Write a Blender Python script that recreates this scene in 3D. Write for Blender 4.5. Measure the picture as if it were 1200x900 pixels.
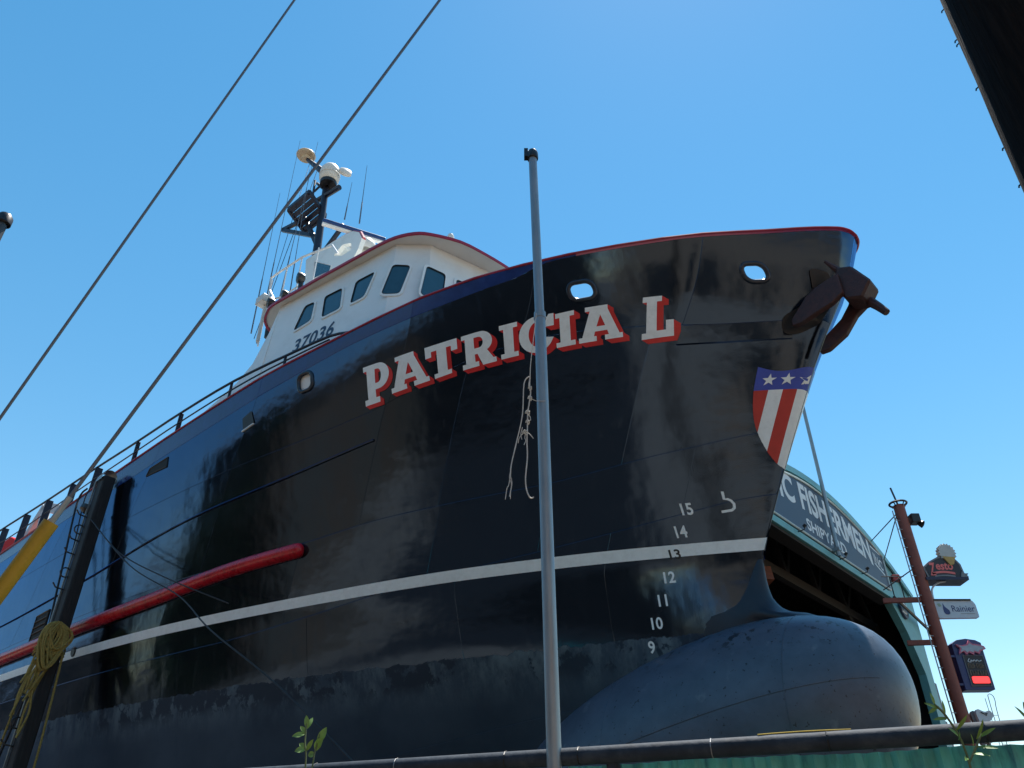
import bpy, bmesh, math, random
from math import sin, cos, pi, radians, sqrt, atan2
from mathutils import Vector, Matrix

for o in list(bpy.data.objects): bpy.data.objects.remove(o)
scene = bpy.context.scene
C = scene.collection
random.seed(7)

# ------------------------------------------------------------------ camera, sky, sun, exposure
EYE = 1.6
cam = bpy.data.cameras.new('camera'); cam.sensor_fit = 'HORIZONTAL'; cam.sensor_width = 36.0
cam.lens = 36.0*924/1200; cam.clip_start = .05; cam.clip_end = 3000
cam_ob = bpy.data.objects.new('camera', cam); C.objects.link(cam_ob)
cam_ob.location = (0, 0, EYE); cam_ob.rotation_euler = (radians(90+33.5), 0, 0)
scene.camera = cam_ob

SUN_AZ, SUN_EL = radians(27), radians(70)
world = bpy.data.worlds.new('World'); scene.world = world; world.use_nodes = True
wn = world.node_tree.nodes; wl = world.node_tree.links
sky = wn.new('ShaderNodeTexSky'); sky.sky_type = 'NISHITA'; sky.sun_disc = False
sky.sun_elevation = SUN_EL; sky.sun_rotation = SUN_AZ
sky.air_density = 1.2; sky.dust_density = 0.05; sky.ozone_density = 1.0
bg = wn['Background']; bg.inputs['Strength'].default_value = 0.10
def tint(col, src):
    k = wn.new('ShaderNodeMixRGB'); k.blend_type = 'MULTIPLY'; k.inputs['Fac'].default_value = 1; k.inputs['Color2'].default_value = (*col, 1); wl.new(src, k.inputs['Color1']); return k.outputs[0]
hs = wn.new('ShaderNodeHueSaturation'); hs.inputs['Saturation'].default_value = 1.27      # the photograph's cool, saturated colour rendering
wl.new(tint((.8, 1, 1), sky.outputs[0]), hs.inputs['Color']); wl.new(tint((1.72, 1.09, .95), hs.outputs[0]), bg.inputs['Color'])
sun = bpy.data.lights.new('sun', 'SUN'); sun.energy = 5.0; sun.angle = radians(.53); sun.color = (1, .95, .88)
sun_ob = bpy.data.objects.new('sun', sun); C.objects.link(sun_ob); sun_ob.location = (20, 20, 40)
sd = Vector((sin(SUN_AZ)*cos(SUN_EL), cos(SUN_AZ)*cos(SUN_EL), sin(SUN_EL)))
sun_ob.rotation_euler = sd.to_track_quat('Z', 'Y').to_euler()
vs = scene.view_settings; vs.view_transform = 'Standard'; vs.look = 'None'; vs.gamma = 1; vs.use_curve_mapping = False
vs.exposure = 0.9

# ------------------------------------------------------------------ materials
MATS = {}
def mat(name, col, rough=.5, metal=0.0, var=.15, vscale=6.0, bump=0.0, bscale=40.0, rvar=.1, spec=.5, coat=0.0, stretch=(1, 1, 1), dirt=None, dscale=3.0, damt=.5):
    if name in MATS: return MATS[name]
    m = bpy.data.materials.new(name); m.use_nodes = True; nt = m.node_tree; N = nt.nodes; L = nt.links
    p = N['Principled BSDF']; p.inputs['Metallic'].default_value = metal; p.inputs['Specular IOR Level'].default_value = spec
    p.inputs['Coat Weight'].default_value = coat; p.inputs['Coat Roughness'].default_value = .08
    tc = N.new('ShaderNodeTexCoord'); mp = N.new('ShaderNodeMapping'); mp.inputs['Scale'].default_value = stretch
    L.new(tc.outputs['Object'], mp.inputs['Vector'])
    n1 = N.new('ShaderNodeTexNoise'); n1.inputs['Scale'].default_value = vscale; n1.inputs['Detail'].default_value = 6; n1.inputs['Roughness'].default_value = .65
    L.new(mp.outputs[0], n1.inputs['Vector'])
    cr = N.new('ShaderNodeValToRGB'); lo = [max(0, c*(1-var)) for c in col]; hi = [min(1, c*(1+var)) for c in col]
    cr.color_ramp.elements[0].position = .3; cr.color_ramp.elements[1].position = .72
    cr.color_ramp.elements[0].color = (*lo, 1); cr.color_ramp.elements[1].color = (*hi, 1)
    L.new(n1.outputs['Fac'], cr.inputs['Fac']); out = cr.outputs['Color']
    if dirt:
        n3 = N.new('ShaderNodeTexNoise'); n3.inputs['Scale'].default_value = dscale; n3.inputs['Detail'].default_value = 8; n3.inputs['Roughness'].default_value = .7
        L.new(mp.outputs[0], n3.inputs['Vector'])
        r3 = N.new('ShaderNodeMapRange'); r3.inputs['From Min'].default_value = .5; r3.inputs['From Max'].default_value = .68; r3.inputs['To Max'].default_value = damt
        L.new(n3.outputs['Fac'], r3.inputs['Value'])
        mx = N.new('ShaderNodeMixRGB'); mx.inputs['Color2'].default_value = (*dirt, 1); L.new(r3.outputs[0], mx.inputs['Fac']); L.new(out, mx.inputs['Color1']); out = mx.outputs['Color']
    L.new(out, p.inputs['Base Color'])
    rr = N.new('ShaderNodeMapRange'); rr.inputs['To Min'].default_value = max(.02, rough-rvar); rr.inputs['To Max'].default_value = min(1, rough+rvar)
    L.new(n1.outputs['Fac'], rr.inputs['Value']); L.new(rr.outputs[0], p.inputs['Roughness'])
    if bump > 0:
        n2 = N.new('ShaderNodeTexNoise'); n2.inputs['Scale'].default_value = bscale; n2.inputs['Detail'].default_value = 5
        L.new(mp.outputs[0], n2.inputs['Vector'])
        bp = N.new('ShaderNodeBump'); bp.inputs['Strength'].default_value = bump; bp.inputs['Distance'].default_value = .02
        L.new(n2.outputs['Fac'], bp.inputs['Height']); L.new(bp.outputs[0], p.inputs['Normal'])
    MATS[name] = m; return m
def emit(name, col, e):
    if name in MATS: return MATS[name]
    m = mat(name, col, .4, var=.05); p = m.node_tree.nodes['Principled BSDF']
    p.inputs['Emission Color'].default_value = (*col, 1); p.inputs['Emission Strength'].default_value = e
    return m

def hull_material():
    m = bpy.data.materials.new('hull_paint'); m.use_nodes = True; nt = m.node_tree; N = nt.nodes; L = nt.links
    p = N['Principled BSDF']; tc = N.new('ShaderNodeTexCoord'); sx = N.new('ShaderNodeSeparateXYZ'); L.new(tc.outputs['Object'], sx.inputs[0])
    def noise(scale, detail=5, rough=.6, stretch=None):
        n = N.new('ShaderNodeTexNoise'); n.inputs['Scale'].default_value = scale; n.inputs['Detail'].default_value = detail; n.inputs['Roughness'].default_value = rough
        if stretch:
            mp = N.new('ShaderNodeMapping'); mp.inputs['Scale'].default_value = stretch; L.new(tc.outputs['Object'], mp.inputs['Vector']); L.new(mp.outputs[0], n.inputs['Vector'])
        else: L.new(tc.outputs['Object'], n.inputs['Vector'])
        return n.outputs['Fac']
    def rng(v, a, b, c=0, d=1):
        r = N.new('ShaderNodeMapRange'); r.inputs['From Min'].default_value = a; r.inputs['From Max'].default_value = b; r.inputs['To Min'].default_value = c; r.inputs['To Max'].default_value = d
        L.new(v, r.inputs['Value']); return r.outputs[0]
    def math_(op, a, b):
        k = N.new('ShaderNodeMath'); k.operation = op
        for i, v in enumerate((a, b)):
            if isinstance(v, (int, float)): k.inputs[i].default_value = v
            else: L.new(v, k.inputs[i])
        return k.outputs[0]
    def mix(f, c1, c2):
        k = N.new('ShaderNodeMixRGB')
        for i, v in zip(('Fac', 'Color1', 'Color2'), (f, c1, c2)):
            if isinstance(v, tuple): k.inputs[i].default_value = (*v, 1)
            elif isinstance(v, (int, float)): k.inputs[i].default_value = v
            else: L.new(v, k.inputs[i])
        return k.outputs['Color']
    z = sx.outputs['Z']
    rag = math_('ADD', z, rng(noise(4.2, 8, .7, (1, 1, .6)), .3, .7, -.045, .045))
    af = rng(rag, 2.885, 2.87)                                     # below the waterline: bottom paint
    # bottom paint: grey blue, flaked patches of darker paint under the line
    flake = rng(noise(1.7, 9, .72, (1, 1, .7)), .5, .53)
    zone = rng(z, 2.2, 2.8)
    fl = math_('MULTIPLY', flake, rng(rag, 2.42, 2.6))
    afc = mix(rng(noise(.9, 6), .35, .7), (.022, .031, .042), (.044, .058, .074))
    afc = mix(math_('MULTIPLY', zone, rng(noise(3.1, 7, .7, (1, 1, .3)), .42, .62, 0, .9)), afc, (.12, .155, .17))
    afc = mix(fl, afc, (.016, .018, .022))
    # topside enamel: black with chalky rub marks and run-off streaks
    streak = rng(noise(7, 6, .7, (1, 1, .07)), .52, .75, 0, .55)
    scuff = rng(noise(1.3, 9, .75, (.6, .6, 1.6)), .55, .72, 0, .5)
    top = mix(streak, (.0045, .0046, .005), (.016, .016, .017)); top = mix(scuff, top, (.012, .0115, .011))
    L.new(mix(af, top, afc), p.inputs['Base Color'])
    rg = rng(noise(.7, 6, .6), .3, .7, .06, .13)
    rg = math_('ADD', rg, math_('MULTIPLY', streak, .22)); rg = math_('ADD', rg, math_('MULTIPLY', rng(z, 3.3, 2.9, 0, .06), 1.0))
    k = N.new('ShaderNodeMix'); k.data_type = 'FLOAT'; L.new(af, k.inputs[0]); L.new(rg, k.inputs[2]); k.inputs[3].default_value = .5
    L.new(k.outputs[0], p.inputs['Roughness'])
    p.inputs['Specular IOR Level'].default_value = 0
    b1 = N.new('ShaderNodeBump'); b1.inputs['Strength'].default_value = .28; b1.inputs['Distance'].default_value = .05
    L.new(noise(1.25, 3, .5, (.8, .8, 1.1)), b1.inputs['Height'])
    b2 = N.new('ShaderNodeBump'); b2.inputs['Strength'].default_value = .06; b2.inputs['Distance'].default_value = .01
    L.new(noise(60, 3), b2.inputs['Height'])
    b3 = N.new('ShaderNodeBump'); b3.inputs['Strength'].default_value = .18; b3.inputs['Distance'].default_value = .03
    L.new(noise(1.5, 2, .45, (1.7, 1.7, .45)), b3.inputs['Height']); L.new(b1.outputs[0], b3.inputs['Normal']); L.new(b3.outputs[0], b2.inputs['Normal']); L.new(b2.outputs[0], p.inputs['Normal'])
    # gloss coat: reflections tinted blue to deepen the mirrored sky
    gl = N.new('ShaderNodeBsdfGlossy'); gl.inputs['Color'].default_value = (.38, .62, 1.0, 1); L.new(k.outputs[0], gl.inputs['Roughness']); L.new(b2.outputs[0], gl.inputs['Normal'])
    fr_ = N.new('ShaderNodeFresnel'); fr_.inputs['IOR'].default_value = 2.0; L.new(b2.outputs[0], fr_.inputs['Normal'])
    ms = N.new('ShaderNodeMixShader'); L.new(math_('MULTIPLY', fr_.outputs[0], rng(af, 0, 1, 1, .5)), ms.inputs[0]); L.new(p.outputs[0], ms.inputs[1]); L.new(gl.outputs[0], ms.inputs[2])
    L.new(ms.outputs[0], N['Material Output'].inputs['Surface'])
    return m
HULL = hull_material()
def bulb_material():
    m = mat('bulb_paint', (.078, .100, .135), .40, var=.22, vscale=2.2, bump=.12, bscale=14, rvar=.06)
    nt = m.node_tree; N = nt.nodes; L = nt.links; p = N['Principled BSDF']
    src = p.inputs['Base Color'].links[0].from_socket; tc = [n for n in N if n.type == 'TEX_COORD'][0]
    def spots(scale, a, b, rnd=9):
        n = N.new('ShaderNodeTexNoise'); n.inputs['Scale'].default_value = scale; n.inputs['Detail'].default_value = rnd; n.inputs['Roughness'].default_value = .6
        L.new(tc.outputs['Object'], n.inputs['Vector']); r = N.new('ShaderNodeMapRange'); r.inputs['From Min'].default_value = a; r.inputs['From Max'].default_value = b
        L.new(n.outputs['Fac'], r.inputs['Value']); return r.outputs[0]
    sx = N.new('ShaderNodeSeparateXYZ'); L.new(tc.outputs['Object'], sx.inputs[0])
    hz = N.new('ShaderNodeMapRange'); hz.inputs['From Min'].default_value = 2.3; hz.inputs['From Max'].default_value = 2.6; L.new(sx.outputs['Z'], hz.inputs['Value'])
    k = N.new('ShaderNodeMath'); k.operation = 'MULTIPLY'; L.new(spots(7, .575, .595), k.inputs[0]); L.new(hz.outputs[0], k.inputs[1])
    k2 = N.new('ShaderNodeMath'); k2.operation = 'MAXIMUM'; L.new(k.outputs[0], k2.inputs[0]); L.new(spots(17, .66, .68, 3), k2.inputs[1])
    mx = N.new('ShaderNodeMixRGB'); mx.inputs['Color2'].default_value = (.02, .022, .028, 1); L.new(k2.outputs[0], mx.inputs['Fac']); L.new(src, mx.inputs['Color1'])
    mx2 = N.new('ShaderNodeMixRGB'); mx2.inputs['Color2'].default_value = (.20, .23, .26, 1); L.new(spots(2.9, .62, .8), mx2.inputs['Fac']); L.new(mx.outputs[0], mx2.inputs['Color1'])
    L.new(mx2.outputs[0], p.inputs['Base Color']); return m
BULB = bulb_material()
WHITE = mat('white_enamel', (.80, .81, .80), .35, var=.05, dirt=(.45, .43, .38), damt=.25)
CREAM = mat('house_paint', (.78, .82, .80), .4, var=.04, vscale=2, dirt=(.5, .47, .40), dscale=1.4, damt=.22)
LETTER = mat('letter_white', (.84, .88, .88), .35, var=.06, dirt=(.55, .55, .52), dscale=9, damt=.25)
LRED = mat('letter_red', (.62, .022, .022), .35, var=.12)
NAVY = mat('navy_paint', (.010, .034, .16), .22, var=.2, bump=.03, bscale=8)
MASTN = mat('mast_navy', (.005, .009, .026), .5, var=.25)
CRIMSON = mat('crimson_rail', (.36, .015, .045), .35, var=.15)
FENDER = mat('fender_red', (.55, .012, .025), .28, var=.18, bump=.06, bscale=10, dirt=(.16, .02, .02), dscale=5, damt=.6)
BLACK = mat('black_steel', (.012, .012, .013), .4, var=.3)
GLASS = mat('window_glass', (.020, .066, .098), .04, var=.1, rvar=.015, spec=.7)  # blue-teal reflection is put into the base colour
RUBBER = mat('black_rubber', (.01, .01, .01), .6)
GALV = mat('galvanised', (.27, .31, .33), .42, metal=.55, var=.22, vscale=9, rvar=.14, stretch=(1, 1, .25), dirt=(.24, .23, .21), dscale=4, damt=.5)
RUSTP = mat('rusty_anchor', (.050, .015, .012), .6, var=.5, vscale=14, bump=.3, bscale=40, dirt=(.02, .012, .012), damt=.8)
DOMEW = mat('dome_white', (.66, .65, .60), .4, var=.08, dirt=(.35, .33, .28), damt=.4)
WOODD = mat('creosote_wood', (.010, .008, .007), .8, var=.6, vscale=8, bump=.6, bscale=12, stretch=(6, 6, .4), spec=.05)
TIMBER = mat('dock_timber', (.010, .010, .011), .7, var=.6, vscale=6, bump=.5, bscale=10, stretch=(5, 5, .5), dirt=(.03, .03, .028), dscale=5, damt=.6)
ROPEY = mat('rope_yellow', (.33, .24, .06), .8, var=.4, vscale=30, bump=.5, bscale=90)
ROPEW = mat('rope_white', (.55, .54, .50), .8, var=.2, vscale=40, bump=.5, bscale=120)
ROPED = mat('rope_dark', (.02, .022, .026), .7, var=.3)
YELLOW = mat('guard_yellow', (.38, .24, .008), .5, var=.2, vscale=4, bump=.12, bscale=25, dirt=(.13, .09, .03), dscale=7, damt=.55)
TEAL = mat('teal_paint', (.13, .36, .36), .5, var=.12, vscale=2, dirt=(.10, .22, .22), damt=.5)
NAVYB = mat('sign_navy', (.032, .046, .08), .5, var=.18, vscale=3, dirt=(.06, .07, .09), damt=.5)
SIGNW = mat('sign_white', (.74, .75, .74), .5, var=.1, dirt=(.48, .49, .50), dscale=6, damt=.5)
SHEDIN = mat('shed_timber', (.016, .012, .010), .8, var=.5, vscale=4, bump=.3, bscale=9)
SHEDRUST = mat('shed_rust_beam', (.20, .055, .022), .7, var=.4)
COLRED = mat('column_red', (.26, .07, .045), .6, var=.35, vscale=3, bump=.2, bscale=18, dirt=(.12, .04, .03), damt=.7)
FTEAL = mat('fence_teal', (.09, .46, .44), .45, var=.35, vscale=3, stretch=(3, 3, .6), dirt=(.02, .10, .18), dscale=5, damt=.8, bump=.2, bscale=20)
RAILM = mat('fence_rail', (.026, .038, .054), .7, var=.4, vscale=9, bump=.15, bscale=30, dirt=(.06, .07, .078), dscale=9, damt=.6, spec=.2)
LEAF = mat('leaf_green', (.16, .28, .055), .5, var=.3, vscale=12)
STEMM = mat('stem_green', (.10, .13, .05), .6, var=.3)
GREYP = mat('deck_grey', (.20, .21, .21), .6, var=.15)

# ------------------------------------------------------------------ mesh helpers
def link(name, me, parent=None):
    o = bpy.data.objects.new(name, me); C.objects.link(o)
    if parent is not None: o.parent = parent
    return o
def tag(o, label=None, cat=None, group=None, kind=None):
    for k, v in (('label', label), ('category', cat), ('group', group), ('kind', kind)):
        if v: o[k] = v
    return o
def thing(name, label, cat, loc=(0, 0, 0), rotz=0, group=None):
    o = bpy.data.objects.new(name, None); C.objects.link(o); o.location = loc; o.rotation_euler = (0, 0, rotz); o.empty_display_size = .2
    return tag(o, label, cat, group)
class MB:
    """collects faces; build() links them as one mesh object"""
    def __init__(s): s.v = []; s.f = []; s.m = []
    def add(s, vs_, fs, mi=0):
        k = len(s.v); s.v += [tuple(x) for x in vs_]; s.f += [tuple(i+k for i in f) for f in fs]; s.m += [mi]*len(fs); return s
    def box(s, a, b, mi=0):
        (x0, y0, z0), (x1, y1, z1) = a, b
        return s.add([(x0, y0, z0), (x1, y0, z0), (x1, y1, z0), (x0, y1, z0), (x0, y0, z1), (x1, y0, z1), (x1, y1, z1), (x0, y1, z1)],
                     [(0, 3, 2, 1), (4, 5, 6, 7), (0, 1, 5, 4), (1, 2, 6, 5), (2, 3, 7, 6), (3, 0, 4, 7)], mi)
    def beam(s, p, q, w, h, up=(0, 0, 1), mi=0):
        p = Vector(p); q = Vector(q); d = (q-p).normalized(); up = Vector(up)
        if abs(d.dot(up)) > .98: up = Vector((1, 0, 0))
        x = d.cross(up).normalized()*(w/2); y = x.cross(d).normalized()*(h/2)
        vv = [p-x-y, p+x-y, p+x+y, p-x+y, q-x-y, q+x-y, q+x+y, q-x+y]
        return s.add(vv, [(0, 3, 2, 1), (4, 5, 6, 7), (0, 1, 5, 4), (1, 2, 6, 5), (2, 3, 7, 6), (3, 0, 4, 7)], mi)
    def tube(s, path, r, n=8, mi=0, caps=True):
        P_ = [Vector(p) for p in path]; m = len(P_); rs = r if isinstance(r, (list, tuple)) else [r]*m
        up = None; vv = []; prev = None
        for i, p in enumerate(P_):
            t = (P_[min(i+1, m-1)]-P_[max(i-1, 0)]).normalized()
            if prev is None:
                a = Vector((0, 0, 1)) if abs(t.z) < .9 else Vector((1, 0, 0)); x = t.cross(a).normalized()
            else:
                x = (prev-t*prev.dot(t)).normalized()
            prev = x; y = t.cross(x)
            for k in range(n):
                a = 2*pi*k/n; vv.append(p+(x*cos(a)+y*sin(a))*rs[i])
        fs = []
        for i in range(m-1):
            for k in range(n): fs.append((i*n+k, i*n+(k+1) % n, (i+1)*n+(k+1) % n, (i+1)*n+k))
        if caps: fs += [tuple(range(n-1, -1, -1)), tuple((m-1)*n+k for k in range(n))]
        return s.add(vv, fs, mi)
    def lathe(s, prof, c=(0, 0, 0), n=20, axis=None, mi=0):
        """prof: list of (r, h); axis: direction of h"""
        c = Vector(c); ax = Vector(axis or (0, 0, 1)).normalized(); a = Vector((1, 0, 0)) if abs(ax.x) < .9 else Vector((0, 1, 0))
        x = ax.cross(a).normalized(); y = ax.cross(x); vv = []; fs = []
        for r, h in prof:
            for k in range(n):
                t = 2*pi*k/n; vv.append(c+ax*h+(x*cos(t)+y*sin(t))*max(r, 1e-4))
        for i in range(len(prof)-1):
            for k in range(n): fs.append((i*n+k, i*n+(k+1) % n, (i+1)*n+(k+1) % n, (i+1)*n+k))
        return s.add(vv, fs, mi)
    def prism(s, pts, off, mi=0):
        """pts: 3D polygon, off: extrusion vector"""
        n = len(pts); off = Vector(off); vv = [Vector(p) for p in pts]+[Vector(p)+off for p in pts]
        return s.add(vv, [tuple(range(n-1, -1, -1)), tuple(range(n, 2*n))]+[(i, (i+1) % n, n+(i+1) % n, n+i) for i in range(n)], mi)
    def build(s, name, mats, parent=None, smooth=False, bevel=0, rel=None, seg=2, sharp=40):
        me = bpy.data.meshes.new(name); vv = s.v
        if rel is not None: vv = [(x-rel[0], y-rel[1], z-rel[2]) for x, y, z in vv]
        me.from_pydata(vv, [], s.f)
        for m in (mats if isinstance(mats, (list, tuple)) else [mats]): me.materials.append(m)
        for p, k in zip(me.polygons, s.m): p.material_index = k
        bm = bmesh.new(); bm.from_mesh(me); bmesh.ops.recalc_face_normals(bm, faces=bm.faces)
        if bevel > 0:
            bmesh.ops.remove_doubles(bm, verts=bm.verts, dist=1e-5)
            ed = [e for e in bm.edges if len(e.link_faces) == 2 and e.calc_face_angle(0) > .5]
            bmesh.ops.bevel(bm, geom=ed, offset=bevel, segments=seg, affect='EDGES', profile=.5, clamp_overlap=True)
        bm.to_mesh(me); bm.free()
        if smooth:
            for p in me.polygons: p.use_smooth = True
            try: me.set_sharp_from_angle(angle=radians(sharp))
            except Exception: pass
        return link(name, me, parent)
def face_out(o, dy):
    """make an open shell's faces look to port (+1) or starboard (-1)"""
    if sum(p.normal.y*p.area for p in o.data.polygons)*dy < 0: o.data.flip_normals()
    return o
def fill2d(loops):
    """closed 2D loops (holes by even-odd) -> verts, faces"""
    cu = bpy.data.curves.new('tmp', 'CURVE'); cu.dimensions = '2D'; cu.fill_mode = 'BOTH'
    for lp in loops:
        sp = cu.splines.new('POLY'); sp.points.add(len(lp)-1); sp.use_cyclic_u = True
        for pt, (x, y) in zip(sp.points, lp): pt.co = (x, y, 0, 1)
    return _curve_mesh(cu)
def _curve_mesh(cu):
    o = bpy.data.objects.new('tmp', cu); C.objects.link(o); bpy.context.view_layer.update()
    dg = bpy.context.evaluated_depsgraph_get(); e = o.evaluated_get(dg); me = e.to_mesh()
    vv = [(v.co.x, v.co.y) for v in me.vertices]; ff = [tuple(p.vertices) for p in me.polygons]
    e.to_mesh_clear(); bpy.data.objects.remove(o); bpy.data.curves.remove(cu)
    return vv, ff
def text2d(body, bold=0.0, shear=0.0, space=1.0):
    """text scaled to the unit box"""
    cu = bpy.data.curves.new('tmp', 'FONT'); cu.body = body; cu.size = 1; cu.offset = bold; cu.shear = shear; cu.space_character = space; cu.fill_mode = 'FRONT'; cu.resolution_u = 4
    vv, ff = _curve_mesh(cu)
    x0 = min(v[0] for v in vv); x1 = max(v[0] for v in vv); y0 = min(v[1] for v in vv); y1 = max(v[1] for v in vv)
    return [((x-x0)/(x1-x0), (y-y0)/(y1-y0)) for x, y in vv], ff, (x1-x0)/(y1-y0)
def split_long(vv, ff, step):
    """cut a flat 2D mesh by vertical lines so that it can follow a curved surface"""
    bm = bmesh.new(); bv = [bm.verts.new((x, y, 0)) for x, y in vv]
    for f in ff:
        try: bm.faces.new([bv[i] for i in f])
        except ValueError: pass
    x0 = min(v[0] for v in vv); x1 = max(v[0] for v in vv); x = x0+step
    while x < x1:
        bmesh.ops.bisect_plane(bm, geom=bm.verts[:]+bm.edges[:]+bm.faces[:], plane_co=(x, 0, 0), plane_no=(1, 0, 0)); x += step
    y0 = min(v[1] for v in vv); y1 = max(v[1] for v in vv); y = y0+step
    while y < y1:
        bmesh.ops.bisect_plane(bm, geom=bm.verts[:]+bm.edges[:]+bm.faces[:], plane_co=(0, y, 0), plane_no=(0, 1, 0)); y += step
    bm.verts.index_update(); r = [(v.co.x, v.co.y) for v in bm.verts], [tuple(v.index for v in f.verts) for f in bm.faces]
    bm.free(); return r
def lerp(a, b, t): return a+(b-a)*t
def catmull(pts, n=6):
    out = []; P_ = [Vector(p) for p in pts]
    for i in range(len(P_)-1):
        a = P_[max(i-1, 0)]; b = P_[i]; c = P_[i+1]; d = P_[min(i+2, len(P_)-1)]
        for k in range(n):
            t = k/n; out.append(.5*((2*b)+(c-a)*t+(2*a-5*b+4*c-d)*t*t+(3*b-3*c+d-a)*t**3))
    out.append(P_[-1]); return out
def rrect(w, h, r, n=5):
    pts = []
    for cx, cy, a0 in ((w/2-r, h/2-r, 0), (-w/2+r, h/2-r, 90), (-w/2+r, -h/2+r, 180), (w/2-r, -h/2+r, 270)):
        for k in range(n+1):
            a = radians(a0+90*k/n); pts.append((cx+r*cos(a), cy+r*sin(a)))
    return pts
def round_poly(pts, r, n=4):
    """round the corners of a 2D polygon"""
    out = []; m = len(pts)
    for i in range(m):
        p = Vector(pts[i]); a = Vector(pts[i-1])-p; b = Vector(pts[(i+1) % m])-p
        ra = min(r, a.length*.45); rb = min(r, b.length*.45); s_ = p+a.normalized()*ra; e_ = p+b.normalized()*rb
        for k in range(n+1):
            t = k/n; out.append(tuple(s_*(1-t)**2+p*2*t*(1-t)+e_*t*t))
    return out

# ------------------------------------------------------------------ the setting
def sheet(name, pts, z, m, kind='structure'):
    me = bpy.data.meshes.new(name); me.from_pydata([(x, y, z) for x, y in pts], [], [tuple(range(len(pts)))]); me.materials.append(m)
    return tag(link(name, me), kind=kind)
GRAVEL = mat('gravel', (.22, .165, .12), .9, var=.35, vscale=.5, bump=.4, bscale=30, dirt=(.06, .053, .045), dscale=.25, damt=.7)
SHADEG = mat('shade_ground_dark', (.016, .016, .016), .85, var=.35, vscale=2, bump=.3, bscale=60, dirt=(.032, .029, .026), dscale=.3, damt=.6)
sheet('ground', [(-900, -900), (900, -900), (900, 900), (-900, 900)], 0, GRAVEL)
sheet('shade_ground', [(-27, -26), (-6.5, -26), (-1.2, 2.2), (-27, 5)], .004, SHADEG)  # added dark ground, in place of a shadow mirrored in the hull

sheet('bounce_sheet', [(-14, 9.2), (-4.7, 5.7), (4.4, 2.2), (40, -11.5), (90, 30), (30, 90), (-60, 60)], .008, mat('bounce_sheet_dark', (.008, .012, .014), .12, var=.2, bump=.25, bscale=2.5))  # unseen dark sheet, added to keep warm ground bounce off the bulb
# ------------------------------------------------------------------ hull lines
def pch(xs, ys):
    """monotone cubic through (xs, ys)"""
    n = len(xs); h = [xs[i+1]-xs[i] for i in range(n-1)]; dl = [(ys[i+1]-ys[i])/h[i] for i in range(n-1)]
    m = [0.0]*n; m[0] = dl[0]; m[-1] = dl[-1]
    for i in range(1, n-1):
        if dl[i-1]*dl[i] > 0:
            w1 = 2*h[i]+h[i-1]; w2 = h[i]+2*h[i-1]; m[i] = (w1+w2)/(w1/dl[i-1]+w2/dl[i])
    def f(x):
        if x <= xs[0]: return ys[0]
        if x >= xs[-1]: return ys[-1]
        i = 0
        while x > xs[i+1]: i += 1
        t = (x-xs[i])/h[i]; u = 1-t
        return (1+2*t)*u*u*ys[i]+t*u*u*h[i]*m[i]+t*t*(3-2*t)*ys[i+1]+t*t*(t-1)*h[i]*m[i+1]
    return f
# hull lines: s = metres aft of the stem at the stripe, z = metres above keel, d = metres aft of the stem at that height
STEM = pch([0, 3.56, 3.84, 3.96, 4.13, 5.05, 5.72, 6.7, 7.82, 8.6],
           [.14, .09, .08, .04, -.04, -.49, -.84, -1.38, -2.1, -2.42])
GZ = pch([-3, -1.4, -.5, 1.46, 3.5, 5.4, 7.7, 10.6, 14.5, 19.7, 34], [8.52, 8.47, 8.43, 8.40, 8.37, 8.28, 8.2, 8.05, 7.91, 7.75, 7.8])
L0 = pch([0, 3, 6, 10, 14, 18, 28, 33], [0, .2, .9, 2.1, 2.9, 3.3, 3.4, 3.1])
L1 = pch([0, 1.7, 3.7, 6.8, 9.8, 14, 18, 28, 33], [0, .34, .82, 2.06, 2.95, 3.65, 4.0, 4.1, 3.9])
L2 = pch([0, .9, 2.3, 4.3, 6.9, 9.4, 13.3, 16.6, 20, 28, 33], [0, .43, 1.03, 1.78, 2.63, 3.27, 3.89, 4.15, 4.25, 4.25, 4.1])
L3 = pch([0, 1.01, 2.35, 2.89, 4.4, 6.94, 9.42, 10.62, 13.37, 16.64, 20, 28, 33], [0, .57, 1.26, 1.5, 2.11, 2.86, 3.46, 3.69, 4.04, 4.25, 4.35, 4.35, 4.2])
L6 = pch([0, .015, .05, .1, .2, .4, .95, 1.85, 3.85, 5.9, 7.8, 10.1, 13, 17, 20, 28, 33], [0, .12, .215, .30, .41, .60, 1.05, 1.8, 2.95, 3.6, 3.95, 4.2, 4.35, 4.4, 4.4, 4.4, 4.2])
SEAM_D = [0, 2.0, 4.75, 6.15, 9.8, 13.2, 17, 21.5, 27, 33]
def crease(f, d):
    """part of the curvature is taken up at the plate seams"""
    if d <= 2.0 or d >= 33: return f(d)
    i = 0
    while d > SEAM_D[i+1]: i += 1
    a, b = SEAM_D[i], SEAM_D[i+1]; t = (d-a)/(b-a)
    return .62*f(d)+.38*(f(a)*(1-t)+f(b)*t)
def B(s, z):
    d = max(0.0, s-STEM(z)); g = GZ(s)
    lv = [(0.0, L0(d)), (1.3, L1(d)), (3.0, L2(d)), (4.05, L3(d))]
    b3 = lv[3][1]; b6 = crease(L6, d); k = min(1, d/2.5)
    zA = 5.2; zD = 7.1
    fa = (zA-4.05)/(g-4.05); fd = (zD-4.05)/(g-4.05)
    lv += [(zA, b3+(b6-b3)*fa-.022*k), (zD, b3+(b6-b3)*fd+.012*k), (g, b6)]
    if z >= g: return b6
    for i in range(len(lv)-1):
        if z <= lv[i+1][0]:
            t = (z-lv[i][0])/(lv[i+1][0]-lv[i][0]); return lv[i][1]*(1-t)+lv[i+1][1]*t

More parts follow.
